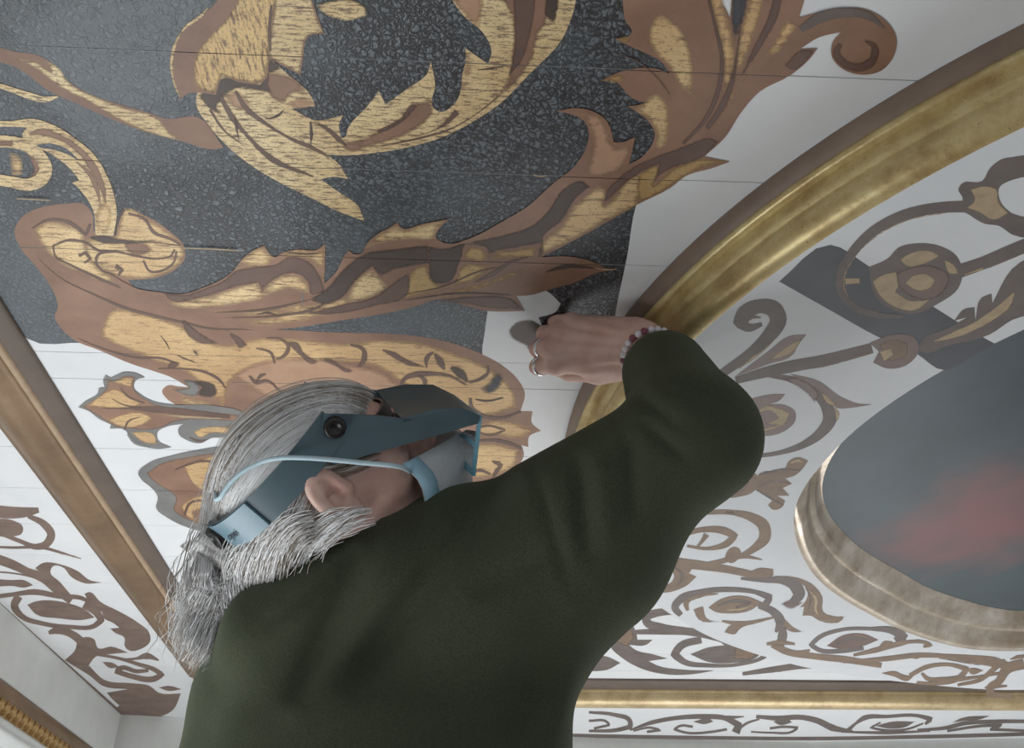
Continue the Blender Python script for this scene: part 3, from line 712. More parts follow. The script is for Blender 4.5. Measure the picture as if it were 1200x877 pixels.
# spandrel scrolls between the medallion and the far moulding
for nm, shs in [
    ('spandrel_leaf', [('Q', '722,732 740,732 745,740 747,750 765,750 757,756 737,756 745,762 765,767 782,772 760,775 770,780 800,785 837,786 815,790 785,791 752,784 730,772 715,757 714,745'), ('R', '724,736 738,736 742,748 734,758 720,750')]),
    ('spandrel_scroll', [('Q', '745,741 777,740 802,740 830,744 852,750 860,762', (5, 8, 9, 10, 14, 16)), ('R', '760,739 790,738 812,740', (1, 3, 1))]),
    ('spandrel_curl', [('Q', '800,717 772,718 757,722 758,729 774,735 804,738', (6, 9, 10, 10, 9, 5))]),
    ('spandrel_ring', [('Q', '822,750 798,757 790,767 802,776 830,780 865,779 893,771 902,764 888,756 862,757', (8, 9, 9, 6, 4, 4, 7, 9, 8))]), ('spandrel_rosette', [('Q', '809,767 830,759 865,757 895,762 886,771 860,777 830,776'), ('R', '862,760 890,762 882,771 860,772')]),
    ('spandrel_tendril', [('Q', '870,790 905,785 955,780 986,785', (4, 7, 8, 2))]), ('spandrel_tendril', [('Q', '912,786 930,780 941,771', (4, 6, 2))]), ('spandrel_leaf', [('Q', '690,772 708,769 727,777 712,785 690,787')]),
]:
    bl += 0.0002; motif(nm, HC, bl, shs, C0)
# ornament on the medallion
bl = 0.0008
dark = motif('dark_band', HD, 0.0003, [('S', '973,287 1018,312 1093,359 1153,396 1166,403 1130,424 1107,434 1073,414 1027,394 975,365 913,330')], None, None, False)
roots = [dark]
for nm, shs in [
    ('scroll_leaf', [('Q', '1123,222 1127,215 1151,212 1160,197 1175,186 1186,184 1230,178 1230,206 1186,211 1171,220 1173,237 1186,250 1230,262 1230,280 1186,275 1171,265 1153,262 1136,252 1126,245 1128,232'), ('L', '1136,222 1156,218 1168,222 1170,236 1182,250 1164,258 1146,248 1132,244 1142,234')]),
    ('scroll_ring', [('Q', '1134,242 1105,243 1060,252 1022,272 998,297 985,320 985,341 1001,360 1026,369 1058,371', (14, 13, 13, 12, 11, 10, 9, 8, 7, 4)), ('L', '1110,249 1062,258 1025,278 1001,300 988,322 988,341 1003,359 1030,367', (2, 3, 2, 4, 7, 7, 5, 3)), ('L', '990,330 1008,329', (8, 7))]),
    ('scroll_rosette', [('Q', '1018,313 1040,303 1053,290 1076,285 1101,288 1121,300 1128,318 1123,338 1101,355 1070,368 1045,363 1025,346'), ('L', '1022,330 1034,322 1050,318 1054,330 1050,342 1066,352 1092,350 1072,364 1048,360 1030,346'), ('L', '1054,304 1068,296 1090,294 1102,300 1086,308 1062,312'), ('U', '1050,320 1070,312 1096,312 1112,322 1108,340 1088,352 1064,346 1052,334'), ('L', '1060,332 1070,323 1086,321 1096,328 1092,336 1076,341'), ('L', '1106,304 1118,310 1124,322 1112,320')]),
    ('scroll_stem', [('Q', '1124,318 1150,309 1186,294 1230,276', (16, 15, 16, 16)), ('L', '1130,322 1160,312 1200,296', (2, 4, 3))]),
    ('scroll_leaf', [('Q', '1077,407 1080,399 1110,385 1133,372 1118,376 1130,362 1142,360 1143,375 1150,349 1162,344 1163,355 1186,315 1230,290 1230,360 1186,375 1160,392 1110,405 1080,412'), ('L', '1084,403 1114,390 1140,378 1164,362 1190,340 1186,356 1160,378 1120,396')]),
    ('scroll_bud', [('U', '1019,402 1047,392 1070,395 1077,408 1067,425 1040,432 1023,425 1030,412'), ('R', '1030,404 1048,398 1064,402 1062,416 1044,424'), ('L', '1030,412 1044,408 1048,416 1036,424')]),
    ('scroll_stem', [('Q', '1022,408 1000,414 962,423 925,430 895,437 862,446', (12, 13, 13, 14, 12, 8)), ('R', '1018,414 965,428 925,434 890,441', (3, 5, 4, 2))]),
    ('scroll_curl', [('Q', '846,438 882,412 902,392 912,374 907,363 890,359 873,367 867,377 877,384 893,380', (10, 12, 16, 20, 20, 16, 18, 16, 10, 4)), ('L', '866,432 890,413 906,396 914,378', (2, 5, 6, 3)), ('U', '880,361 900,360 917,370 914,388 900,404', (2, 6, 6, 5, 2)), ('R', '872,378 880,372 892,372', (4, 6, 2))]),
    ('scroll_leaflet', [('U', '862,441 900,412 925,394 945,392 935,405 930,415 900,427'), ('L', '900,422 925,404 940,396 932,410 914,420')]),
    ('scroll_ring', [('Q', '900,440 935,447 955,460 969,477 972,492 962,507 940,522 912,531 868,536', (4, 8, 10, 14, 16, 12, 8, 5, 4)), ('L', '974,476 980,484 974,498 960,512 940,524', (2, 8, 6, 3, 2))]),
    ('scroll_leaf', [('U', '925,438 960,447 985,465 1005,473 1022,474 997,478 980,478 966,462 948,450'), ('U', '960,464 955,473 945,461 915,443 930,442 950,450'), ('L', '960,456 976,470 982,477 970,474')]),
    ('scroll_bud', [('U', '870,470 907,462 920,462 914,469 900,474 920,475 932,483 932,493 920,505 887,511 870,508'), ('L', '888,484 905,482 912,490 896,497 920,496 926,484 912,478 892,477'), ('L', '880,505 900,503 922,496', (3, 4, 1))]),
    ('scroll_bud', [('R', '845,572 867,557 885,555 890,565 882,577 867,582 850,582'), ('U', '856,560 876,557 888,562', (2, 3, 2)), ('U', '860,578 872,572 878,564', (2, 4, 2))]),
    ('scroll_plume', [('R', '882,572 890,555 920,549 924,541 935,536 947,540 940,550 932,557 920,561 928,567 917,572 925,581 910,581 920,587 917,594 905,597 900,592 905,587 892,578'), ('Q', '890,556 920,550 940,551', (2, 3, 1)), ('U', '888,570 906,564 926,566', (2, 3, 1)), ('Q', '886,574 900,582 918,592', (2, 3, 2)), ('L', '926,543 936,540 942,543', (3, 5, 2))]),
    ('scroll_ring', [('R', '820,601 860,601 880,606 895,617 896,630 885,642 864,654', (5, 6, 10, 14, 14, 9, 4)), ('Q', '850,600 880,604 893,616 893,630', (2, 4, 5, 2))]),
    ('scroll_bud', [('R', '795,628 822,621 848,622 861,628 852,637 830,643 805,640', (6, 6, 9, 8, 8, 4, 3)), ('R', '828,626 823,634 816,642', (8, 5, 3))]),
    ('scroll_stem', [('R', '780,658 815,662 850,667 880,673', (12, 11, 9, 8)), ('Q', '820,666 850,670 880,676', (1, 3, 3))]), ('scroll_tendril', [('R', '818,662 845,658 867,652 893,656', (2, 6, 6, 1))]), ('scroll_bud', [('R', '849,655 853,645 861,641 868,646 866,654 856,660')]), ('scroll_bud', [('R', '876,672 888,666 906,667 906,674 890,679 878,678')]),
    ('scroll_leaf', [('R', '775,662 815,662 807,672 816,676 805,686 785,694 750,693 772,687 787,682 790,675'), ('Q', '790,664 800,674 794,686', (2, 4, 2))]),
    ('scroll_arm', [('Q', '868,678 897,680 916,680 931,686 936,696 926,708', (3, 6, 9, 14, 15, 6)), ('R', '900,674 935,677 955,687 964,700 965,717 978,722 990,722 987,727 960,728 950,722 940,722 942,711 934,714 944,704 946,692 934,682'), ('L', '948,692 956,702 956,716 962,724', (2, 5, 4, 2)), ('Q', '944,688 950,702 946,716', (2, 3, 1)), ('U', '914,708 928,702 942,706 926,714', )]),
    ('scroll_ring', [('Q', '798,721 791,712 798,702 820,694 852,691 885,694 902,700 897,708 888,711', (6, 9, 9, 6, 6, 5, 8, 8, 4)), ('R', '806,716 804,706 820,698 842,696', (4, 8, 6, 2)), ('R', '812,714 824,710 828,724 850,729 818,726')]),
    ('scroll_rosette', [('R', '830,712 845,702 875,699 893,706 880,715 852,719 838,717'), ('Q', '840,710 860,704 880,706 862,712', (2, 4, 4, 2)), ('L', '850,715 868,714 884,709', (2, 3, 1))]),
    ('scroll_tendril', [('R', '846,728 866,731 906,724', (2, 6, 2))]), ('scroll_leaf', [('R', '849,741 854,734 868,731 884,730 866,738 862,743')]),
    ('scroll_stem', [('Q', '889,710 906,717 914,728 909,741', (6, 9, 12, 3)), ('R', '908,716 918,724 930,735 943,741 925,740 914,730'), ('Q', '917,734 917,745 914,757', (8, 12, 10)), ('R', '898,755 914,753 932,755', (4, 7, 3))]),
    ('scroll_arm', [('R', '905,755 920,763 952,769 990,773 1033,780', (8, 8, 7, 8, 6)), ('Q', '930,768 960,772 1000,777', (1, 3, 1))]), ('scroll_tendril', [('R', '930,764 944,764 949,762', (3, 5, 2))]),
    ('scroll_arm', [('R', '988,776 1040,772 1075,768 1107,769 1132,772 1165,776 1180,780', (3, 6, 6, 5, 9, 12, 8)), ('Q', '1100,771 1130,776 1150,780', (2, 3, 1))]), ('scroll_bud', [('R', '1064,770 1072,766 1082,767 1076,772')]),
    ('scroll_ring', [('Q', '1050,752 1058,746 1048,740 1020,737 987,738 960,747 950,756 960,762 987,763 1012,760', (10, 12, 9, 4, 4, 5, 5, 5, 5, 4))]), ('scroll_rosette', [('U', '969,757 987,745 1012,743 1029,750 1012,757 987,761'), ('Q', '980,754 996,748 1016,749', (2, 4, 2))]),
    ('scroll_tendril', [('R', '1000,768 1026,762 1056,754 1078,750', (3, 6, 6, 1))]), ('scroll_bud', [('R', '1029,760 1035,752 1046,752 1042,760')]), ('scroll_tendril', [('R', '1060,753 1084,753 1091,756 1082,758', (3, 4, 4, 3))]),
    ('scroll_ring', [('R', '1066,792 1085,782 1113,779 1133,784 1126,793 1100,801 1074,800', (5, 5, 4, 6, 7, 4, 3))]), ('scroll_tendril', [('R', '1080,789 1086,795 1104,796 1122,793', (3, 5, 5, 2))]), ('scroll_leaf', [('R', '1033,789 1050,787 1056,790 1070,793 1064,798 1048,793')]),
    ('scroll_tendril', [('R', '1122,803 1150,796 1166,783 1178,774', (3, 5, 6, 5))]), ('scroll_arm', [('R', '1162,816 1160,807 1170,799 1180,784 1200,778', (10, 9, 9, 12, 12))]), ('scroll_tendril', [('R', '1154,806 1166,805 1180,804', (2, 4, 2))]), ('scroll_tendril', [('R', '1160,814 1186,816', (6, 4))]), ('scroll_leaf', [('R', '1133,784 1142,783 1152,786 1138,790')]),
]:
    bl += 0.0002; roots.append(motif(nm, HD, bl, shs, None, None, False))
bpy.context.view_layer.update()
for o in roots:                                  # shapes were traced in world space; hang them under the field
    o.parent = field; o.matrix_parent_inverse = field.matrix_world.inverted()
# the scrollwork repeats mirrored on the other half of the medallion
MX = Matrix.Translation((CX, 0, 0)) @ Matrix.Diagonal((-1, 1, 1, 1)) @ Matrix.Translation((-CX, 0, 0))
bpy.context.view_layer.update()
for o in roots:
    if max(v.co.x for v in o.data.vertices) > CX - 0.03: continue        # already reaches the axis
    c = o.copy(); COL.objects.link(c); c.parent = field; c.matrix_parent_inverse = field.matrix_world.inverted(); c.matrix_basis = MX @ o.matrix_basis
    for ch in o.children:
        d = ch.copy(); COL.objects.link(d); d.parent = c
# ------------------------------------------------------------------ the conservator
# smooth solids: signed distance fields on a grid, meshed with surface nets
def d_cone(P, a, b, ra, rb):
    a = np.array(a, np.float32); b = np.array(b, np.float32); ab = b - a
    t = np.clip(((P - a) @ ab) / float(ab @ ab), 0, 1)
    return np.linalg.norm(P - (a + t[..., None] * ab), axis=-1) - (ra + (rb - ra) * t)
def d_ell(P, c, r, axes=None):
    q = P - np.array(c, np.float32)
    if axes is not None: q = q @ np.array(axes, np.float32).T
    r = np.array(r, np.float32)
    k0 = np.linalg.norm(q / r, axis=-1); k1 = np.linalg.norm(q / (r * r), axis=-1)
    return k0 * (k0 - 1.0) / np.maximum(k1, 1e-6)
def smin(a, b, k):
    h = np.clip(0.5 + 0.5 * (b - a) / k, 0, 1)
    return b + (a - b) * h - k * h * (1 - h)
def smax(a, b, k): return -smin(-a, -b, k)
def surface_nets(F, lo, hi, step):
    lo = np.array(lo); n = np.ceil((np.array(hi) - lo) / step).astype(int) + 1
    g = [np.arange(k, dtype=np.float32) * step + l for k, l in zip(n, lo)]
    P = np.stack(np.meshgrid(*g, indexing='ij'), -1).astype(np.float32)
    D = F(P).astype(np.float32); S = D < 0
    nx, ny, nz = D.shape
    acc = np.zeros((nx-1, ny-1, nz-1, 3), np.float32); cnt = np.zeros((nx-1, ny-1, nz-1), np.float32)
    corners = [(i, j, k) for i in (0, 1) for j in (0, 1) for k in (0, 1)]
    def sub(A, c): return A[c[0]:nx-1+c[0], c[1]:ny-1+c[1], c[2]:nz-1+c[2]]
    for c in corners:
        for ax in range(3):
            if c[ax]: continue
            e = list(c); e[ax] = 1
            da, db = sub(D, c), sub(D, e); m_ = (da < 0) != (db < 0)
            t = np.where(m_, da / np.where(m_, da - db, 1), 0)
            for q in range(3):
                acc[..., q] += np.where(m_, c[q] + (t if q == ax else 0), 0)
            cnt += m_
    on = cnt > 0
    idx = -np.ones(on.shape, np.int64); idx[on] = np.arange(on.sum())
    cell = np.argwhere(on)
    V = (cell + acc[on] / cnt[on][:, None]) * step + lo
    faces = []
    for ax in range(3):
        a1, a2 = [(1, 2), (2, 0), (0, 1)][ax]
        sl0 = [slice(1, -1)] * 3; sl1 = [slice(1, -1)] * 3
        sl0[ax] = slice(0, -1); sl1[ax] = slice(1, None)
        s0, s1 = S[tuple(sl0)], S[tuple(sl1)]
        for flip, mk in ((False, s0 & ~s1), (True, ~s0 & s1)):
            e = np.argwhere(mk)
            if not len(e): continue
            off = np.array([1, 1, 1]); off[ax] = 0; e = e + off
            u = np.zeros(3, int); u[a1] = 1; v = np.zeros(3, int); v[a2] = 1
            q = [idx[tuple((e - d).T)] for d in (u + v, v, 0 * u, u)]
            q = np.stack(q, 1)
            faces.append(q[:, ::-1] if flip else q)
    return V, np.concatenate(faces)
def np_obj(name, V, Fq, mat, parent=None):
    me = bpy.data.meshes.new(name)
    me.vertices.add(len(V)); me.vertices.foreach_set('co', np.ascontiguousarray(V, np.float32).ravel())
    k = Fq.shape[1]
    me.loops.add(Fq.size); me.loops.foreach_set('vertex_index', np.ascontiguousarray(Fq, np.int32).ravel())
    me.polygons.add(len(Fq)); me.polygons.foreach_set('loop_start', np.arange(0, Fq.size, k, dtype=np.int32))
    me.polygons.foreach_set('use_smooth', np.ones(len(Fq), bool))
    me.update(calc_edges=True); me.validate()
    o = bpy.data.objects.new(name, me); COL.objects.link(o)
    if mat: me.materials.append(mat)
    if parent: o.parent = parent
    return o

# materials
def build_skin(nt, b):
    f = noise(nt, 26, 4, 0.6)
    c = ramp(nt, f, [(0.30, srgb((206, 160, 146))), (0.55, srgb((222, 184, 170))), (0.75, srgb((228, 196, 182)))])
    nt.links.new(c, b.inputs['Base Color'])
    b.inputs['Roughness'].default_value = 0.5
    b.inputs['Subsurface Weight'].default_value = 0.12; b.inputs['Subsurface Radius'].default_value = (0.012, 0.005, 0.003)
    b.inputs['Subsurface Scale'].default_value = 0.5
    bump(nt, b, noise(nt, 170, 4, 0.7), 0.35, 0.0012)
material('skin', build_skin)
def build_knit(nt, b):
    f = noise(nt, 520, 3, 0.7)
    big = noise(nt, 10, 3, 0.5)
    c = ramp(nt, f, [(0.3, srgb((54, 58, 45))), (0.7, srgb((88, 92, 74)))])
    nt.links.new(mix(nt, big, c, srgb((66, 70, 55))), b.inputs['Base Color'])
    b.inputs['Roughness'].default_value = 0.95; b.inputs['Specular IOR Level'].default_value = 0.1
    b.inputs['Sheen Weight'].default_value = 0.35; b.inputs['Sheen Roughness'].default_value = 0.5; b.inputs['Sheen Tint'].default_value = srgb((150, 158, 138))
    bump(nt, b, f, 0.5, 0.0015)
material('green_knit', build_knit)
def build_hair(nt, b, c1, c2):
    nt.links.new(ramp(nt, noise(nt, 45, 3, 0.6), [(0.3, srgb(c1)), (0.7, srgb(c2))]), b.inputs['Base Color'])
    b.inputs['Roughness'].default_value = 0.38; b.inputs['Specular IOR Level'].default_value = 0.7
material('hair_white', lambda nt, b: build_hair(nt, b, (244, 243, 243), (254, 253, 253)))
material('hair_grey', lambda nt, b: build_hair(nt, b, (204, 199, 194), (228, 223, 218)))
material('hair_dark', lambda nt, b: build_hair(nt, b, (132, 118, 104), (164, 150, 134)))
paint('visor_plastic', (80, 100, 108), (88, 108, 116), 8, rough=0.42, bs=0.05)
paint('strap_plastic', (106, 136, 150), (116, 146, 160), 8, rough=0.38, bs=0.05)
paint('knob_black', (28, 24, 26), (38, 34, 36), 30, rough=0.35)
paint('lens_rim', (120, 176, 196), (140, 194, 212), 30, rough=0.25)
paint('mask_white', (206, 208, 210), (222, 224, 226), 60, rough=0.9, bs=0.3)
paint('mask_blue', (158, 200, 218), (176, 214, 230), 60, rough=0.9, bs=0.3)
paint('elastic', (190, 216, 226), (206, 228, 236), 90, rough=0.8)
paint('denim', (44, 50, 62), (58, 64, 78), 60, rough=0.9)
paint('shoe_leather', (40, 34, 30), (54, 46, 40), 30, rough=0.5)
paint('eye_white', (226, 222, 216), (236, 232, 228), 10, rough=0.2, bs=0)
paint('iris', (70, 86, 92), (84, 98, 104), 60, rough=0.2, bs=0)
paint('ink', (44, 56, 66), (50, 62, 72), 10, rough=0.5, bs=0)
paint('bracelet_white', (214, 204, 206), (232, 224, 226), 60, rough=0.35, bs=0)
paint('bracelet_plum', (112, 60, 72), (136, 78, 90), 60, rough=0.35, bs=0)
def build_silver(nt, b):
    b.inputs['Base Color'].default_value = (0.82, 0.82, 0.83, 1); b.inputs['Metallic'].default_value = 1.0; b.inputs['Roughness'].default_value = 0.18
    bump(nt, b, noise(nt, 300, 2), 0.1)
material('silver', build_silver)
def build_glass(nt, b):
    b.inputs['Base Color'].default_value = (0.95, 0.98, 1, 1); b.inputs['Transmission Weight'].default_value = 1.0
    b.inputs['Roughness'].default_value = 0.02; b.inputs['IOR'].default_value = 1.06
material('lens_glass', build_glass)

# head frame: f forward, r towards her right (the camera side), u up
cF = unit((0.835, -0.520, 0.18)); cU = np.array([-0.53, -0.80, -0.32]); cU = unit(cU - cF * (cU @ cF)); cR = np.cross(cF, cU)
if cR[2] > 0: cR = -cR
HF, HU, HR = ROT @ cF, ROT @ cU, ROT @ cR
HEAD = at(380, 558, 1.0)
HAX = np.array([HF, HR, HU])
def hl(f, r, u): return HEAD + HF * f + HR * r + HU * u
NECK = at(452, 690, 1.03)
def F_head(P):
    q = (P - HEAD.astype(np.float32)) @ HAX.T.astype(np.float32)
    d = d_ell(q, (-0.008, 0, 0.008), (0.090, 0.070, 0.075))
    d = smin(d, d_ell(q, (0.036, 0, -0.012), (0.052, 0.058, 0.082)), 0.03)
    for s in (-1, 1):
        d = smin(d, d_cone(q, (-0.002, s * 0.048, -0.050), (0.070, s * 0.010, -0.094), 0.018, 0.018), 0.03)
        d = smin(d, d_ell(q, (0.052, s * 0.042, -0.024), (0.026, 0.022, 0.020)), 0.02)
        d = smin(d, d_cone(q, (0.084, s * 0.010, 0.020), (0.066, s * 0.046, 0.020), 0.011, 0.010), 0.014)
        d = smax(d, -d_ell(q, (0.094, s * 0.031, 0.003), (0.018, 0.017, 0.011)), 0.010)
        d = smin(d, np.linalg.norm(q - np.array((0.071, s * 0.031, 0.002), np.float32), axis=-1) - 0.0135, 0.003)
        d = smin(d, d_cone(q, (0.083, s * 0.018, 0.004), (0.080, s * 0.042, 0.001), 0.0035, 0.003), 0.004)
        d = smin(d, d_ell(q, (0.098, s * 0.011, -0.032), (0.013, 0.008, 0.008)), 0.008)
        # ear: rim, bowl, lobe
        ea = np.array([[0.93, 0, 0.36], [0.30, s * 0.55, 0], [-0.36, 0, 0.93]], np.float32)
        ea = np.array([unit((0.94, -s * 0.30, 0.22)), unit((0.30, s * 0.95, 0.0)), unit((-0.22, 0, 0.97))])
        e = d_ell(q, (-0.001, s * 0.079, 0.005), (0.020, 0.010, 0.033), ea)
        e = smax(e, -d_ell(q, (0.004, s * 0.092, 0.007), (0.0125, 0.013, 0.023), ea), 0.003)
        e = smin(e, d_cone(q, (-0.005, s * 0.083, 0.019), (-0.003, s * 0.080, -0.011), 0.003, 0.0028), 0.004)
        e = smin(e, d_ell(q, (0.011, s * 0.074, -0.025), (0.009, 0.006, 0.010)), 0.010)
        e = smin(e, d_ell(q, (0.017, s * 0.076, 0.001), (0.005, 0.006, 0.008)), 0.004)
        d = smin(d, e, 0.005)
        d = smax(d, -d_ell(q, (0.004, s * 0.090, 0.002), (0.0085, 0.016, 0.0135), ea), 0.003)
        d = smax(d, -d_cone(q, (-0.010, s * 0.092, 0.020), (-0.010, s * 0.092, -0.004), 0.0045, 0.004), 0.003)
    d = smin(d, d_cone(q, (0.086, 0, 0.014), (0.112, 0, -0.026), 0.008, 0.010), 0.012)
    d = smin(d, d_ell(q, (0.070, 0, -0.094), (0.020, 0.022, 0.018)), 0.02)
    d = smin(d, d_cone(q, (0.086, -0.016, -0.058), (0.086, 0.016, -0.058), 0.008, 0.008), 0.010)
    nb = (HAX @ (NECK - HEAD)).astype(np.float32)
    d = smin(d, d_cone(q, (-0.020, 0, -0.040), nb, 0.054, 0.062), 0.03)
    return d
c = HEAD
V1, F1 = surface_nets(F_head, c - np.array([0.17, 0.17, 0.22]), c + np.array([0.19, 0.20, 0.16]), 0.0030)

# right hand on the ceiling, back of the hand towards the camera
WR = at(758, 409, 1.085)
mcp = [at(668, 379, 1.128), at(655, 391, 1.122), at(648, 408, 1.118), at(652, 427, 1.122)]          # little .. index
pip = [at(651, 376, 1.158), at(638, 391, 1.158), at(630, 409, 1.156), at(630, 430, 1.150)]
dip = [at(659, 379, 1.176), at(646, 393, 1.180), at(638, 411, 1.180), at(640, 425, 1.174)]
tip = [at(669, 383, 1.176), at(658, 396, 1.182), at(651, 412, 1.184), at(654, 420, 1.182)]
rm = [0.0105, 0.0112, 0.0118, 0.0115]; rp = [0.0088, 0.0095, 0.0100, 0.0098]; rt = [0.0072, 0.0078, 0.0080, 0.0078]
th = [at(738, 428, 1.105), at(700, 437, 1.128), at(668, 437, 1.150), at(646, 430, 1.170)]
ELB = at(814, 512, 0.935)
def F_hand(P):
    d = d_cone(P, WR, WR + (ELB - WR) * 0.5, 0.0255, 0.032)
    d = smin(d, d_cone(P, at(752, 396, 1.09), at(752, 424, 1.09), 0.018, 0.018), 0.02)
    for i in range(4):
        w = at(742, 388 + i * 12, 1.098)
        d = smin(d, d_cone(P, w, mcp[i], 0.016, rm[i]), 0.010)
    for i in range(4):
        f = d_cone(P, mcp[i], pip[i], rm[i], rp[i])
        f = smin(f, d_cone(P, pip[i], dip[i], rp[i], rt[i] + 0.0008), 0.003)
        f = smin(f, d_cone(P, dip[i], tip[i], rt[i] + 0.0008, rt[i]), 0.003)
        d = smin(d, f, 0.005)
        d = smin(d, np.linalg.norm(P - (mcp[i] + at(0, 0, 0) * 0).astype(np.float32), axis=-1) - rm[i] * 1.10, 0.006)
        tn = at(740, 392 + i * 9, 1.078); tm = mcp[i] * 0.92 + tn * 0.08 + (ROT @ np.array([0, 0, -0.0085]))
        d = smin(d, d_cone(P, tn, tm, 0.0022, 0.0030), 0.008)
    t = d_cone(P, th[0], th[1], 0.017, 0.0125)
    t = smin(t, d_cone(P, th[1], th[2], 0.0125, 0.0105), 0.006)
    t = smin(t, d_cone(P, th[2], th[3], 0.0105, 0.0085), 0.004)
    d = smin(d, t, 0.007)
    d = smin(d, d_ell(P, at(706, 430, 1.118), (0.026, 0.018, 0.014)), 0.012)
    return d
allp = np.array(mcp + pip + tip + th + [WR, WR + (ELB - WR) * 0.5])
V2, F2 = surface_nets(F_hand, allp.min(0) - 0.03, allp.max(0) + 0.03, 0.0017)

# sweater (torso, right sleeve raised, left sleeve lowered)
TC = at(436, 905, 0.985)                       # middle of the chest
A30 = math.radians(-28)
BX = np.array([math.cos(A30), math.sin(A30), 0]); BY = np.array([-math.sin(A30), math.cos(A30), 0]); BZ = np.array([0, 0, 1.0])
BAX = np.array([BX, BY, BZ])
def bl_(x, y, z): return TC + BX * x + BY * y + BZ * z
SHR = at(602, 672, 0.985)
SHL = at(318, 822, 1.06)
CUFF = at(780, 438, 1.030)
HIP = TC + np.array([0.0, 0.02, -0.42])
LEL = SHL + np.array([-0.03, 0.03, -0.27]); LWR = LEL + np.array([0.10, 0.20, 0.02])
FOLDS = [(610, 555, 400, 815, 22, 0.013), (560, 560, 330, 850, 20, -0.006), (450, 610, 340, 830, 18, 0.012), (400, 640, 250, 860, 18, -0.006), (676, 530, 690, 665, 11, 0.009), (702, 530, 716, 650, 11, -0.005), (738, 505, 744, 615, 10, 0.008),
         (625, 545, 672, 700, 7, 0.005), (420, 640, 310, 740, 8, 0.008), (660, 700, 560, 900, 24, 0.008), (690, 760, 640, 900, 16, -0.004), (330, 720, 200, 900, 22, 0.006),
         (748, 490, 812, 545, 8, 0.006), (742, 462, 805, 505, 7, 0.005), (765, 440, 860, 475, 8, 0.005), (545, 700, 670, 635, 18, 0.005)]
def F_sweater(P):
    q = (P - TC.astype(np.float32)) @ BAX.T.astype(np.float32)
    # torso: elliptic column
    qz = q[..., 2]
    w = 0.214 + 0.02 * np.clip(-qz / 0.4, 0, 1); dpt = 0.150 + 0.015 * np.clip(-qz / 0.4, 0, 1)
    k = np.sqrt((q[..., 0] / w) ** 2 + (q[..., 1] / dpt) ** 2)
    d = (k - 1) * 0.165
    d = smax(d, np.abs(qz + 0.20) - 0.29, 0.08)
    d = smin(d, d_cone(P, at(345, 775, 1.03), at(520, 690, 1.0), 0.084, 0.095), 0.06)
    d = smin(d, d_cone(P, SHR, ELB, 0.096, 0.061), 0.05)
    d = smin(d, d_cone(P, at(560, 730, 1.0), at(690, 652, 0.975), 0.10, 0.078), 0.05)
    d = smin(d, d_cone(P, ELB, CUFF, 0.061, 0.047), 0.022)
    d = smin(d, d_cone(P, NECK + np.array([0, 0, -0.03]), NECK + (HEAD - NECK) * 0.18, 0.078, 0.068), 0.03)
    d = smin(d, d_cone(P, at(330, 742, 0.975), at(446, 672, 0.955), 0.060, 0.048), 0.03)
    d = smin(d, d_cone(P, SHL, LEL, 0.074, 0.062), 0.05)
    d = smin(d, d_cone(P, LEL, LWR, 0.062, 0.045), 0.02)
    # soft folds pulled from the shoulder, armpit and elbow
    cc = (P - np.array([0, 0, CAMZ], np.float32)) @ ROT.astype(np.float32)
    px = cc[..., 0] / cc[..., 2] * FOC + 600; py = cc[..., 1] / cc[..., 2] * FOC + 438.5
    for x0, y0, x1, y1, wd, am in FOLDS:
        ux, uy = x1 - x0, y1 - y0
        t = ((px - x0) * ux + (py - y0) * uy) / (ux * ux + uy * uy); tc = np.clip(t, 0, 1)
        e2 = ((px - x0 - tc * ux) ** 2 + (py - y0 - tc * uy) ** 2) / (wd * wd)
        d = d + am * np.exp(-e2) * np.clip(1 - np.abs(2 * tc - 1) ** 3, 0, 1)
    return d
lo = np.minimum.reduce([TC - np.array([0.33, 0.26, 0.52]), LEL - 0.1, ELB - 0.085, CUFF - 0.07]); hi = np.maximum.reduce([TC + np.array([0.30, 0.34, 0.20]), CUFF + 0.07, ELB + 0.09])
V3, F3 = surface_nets(F_sweater, lo, hi, 0.0055)

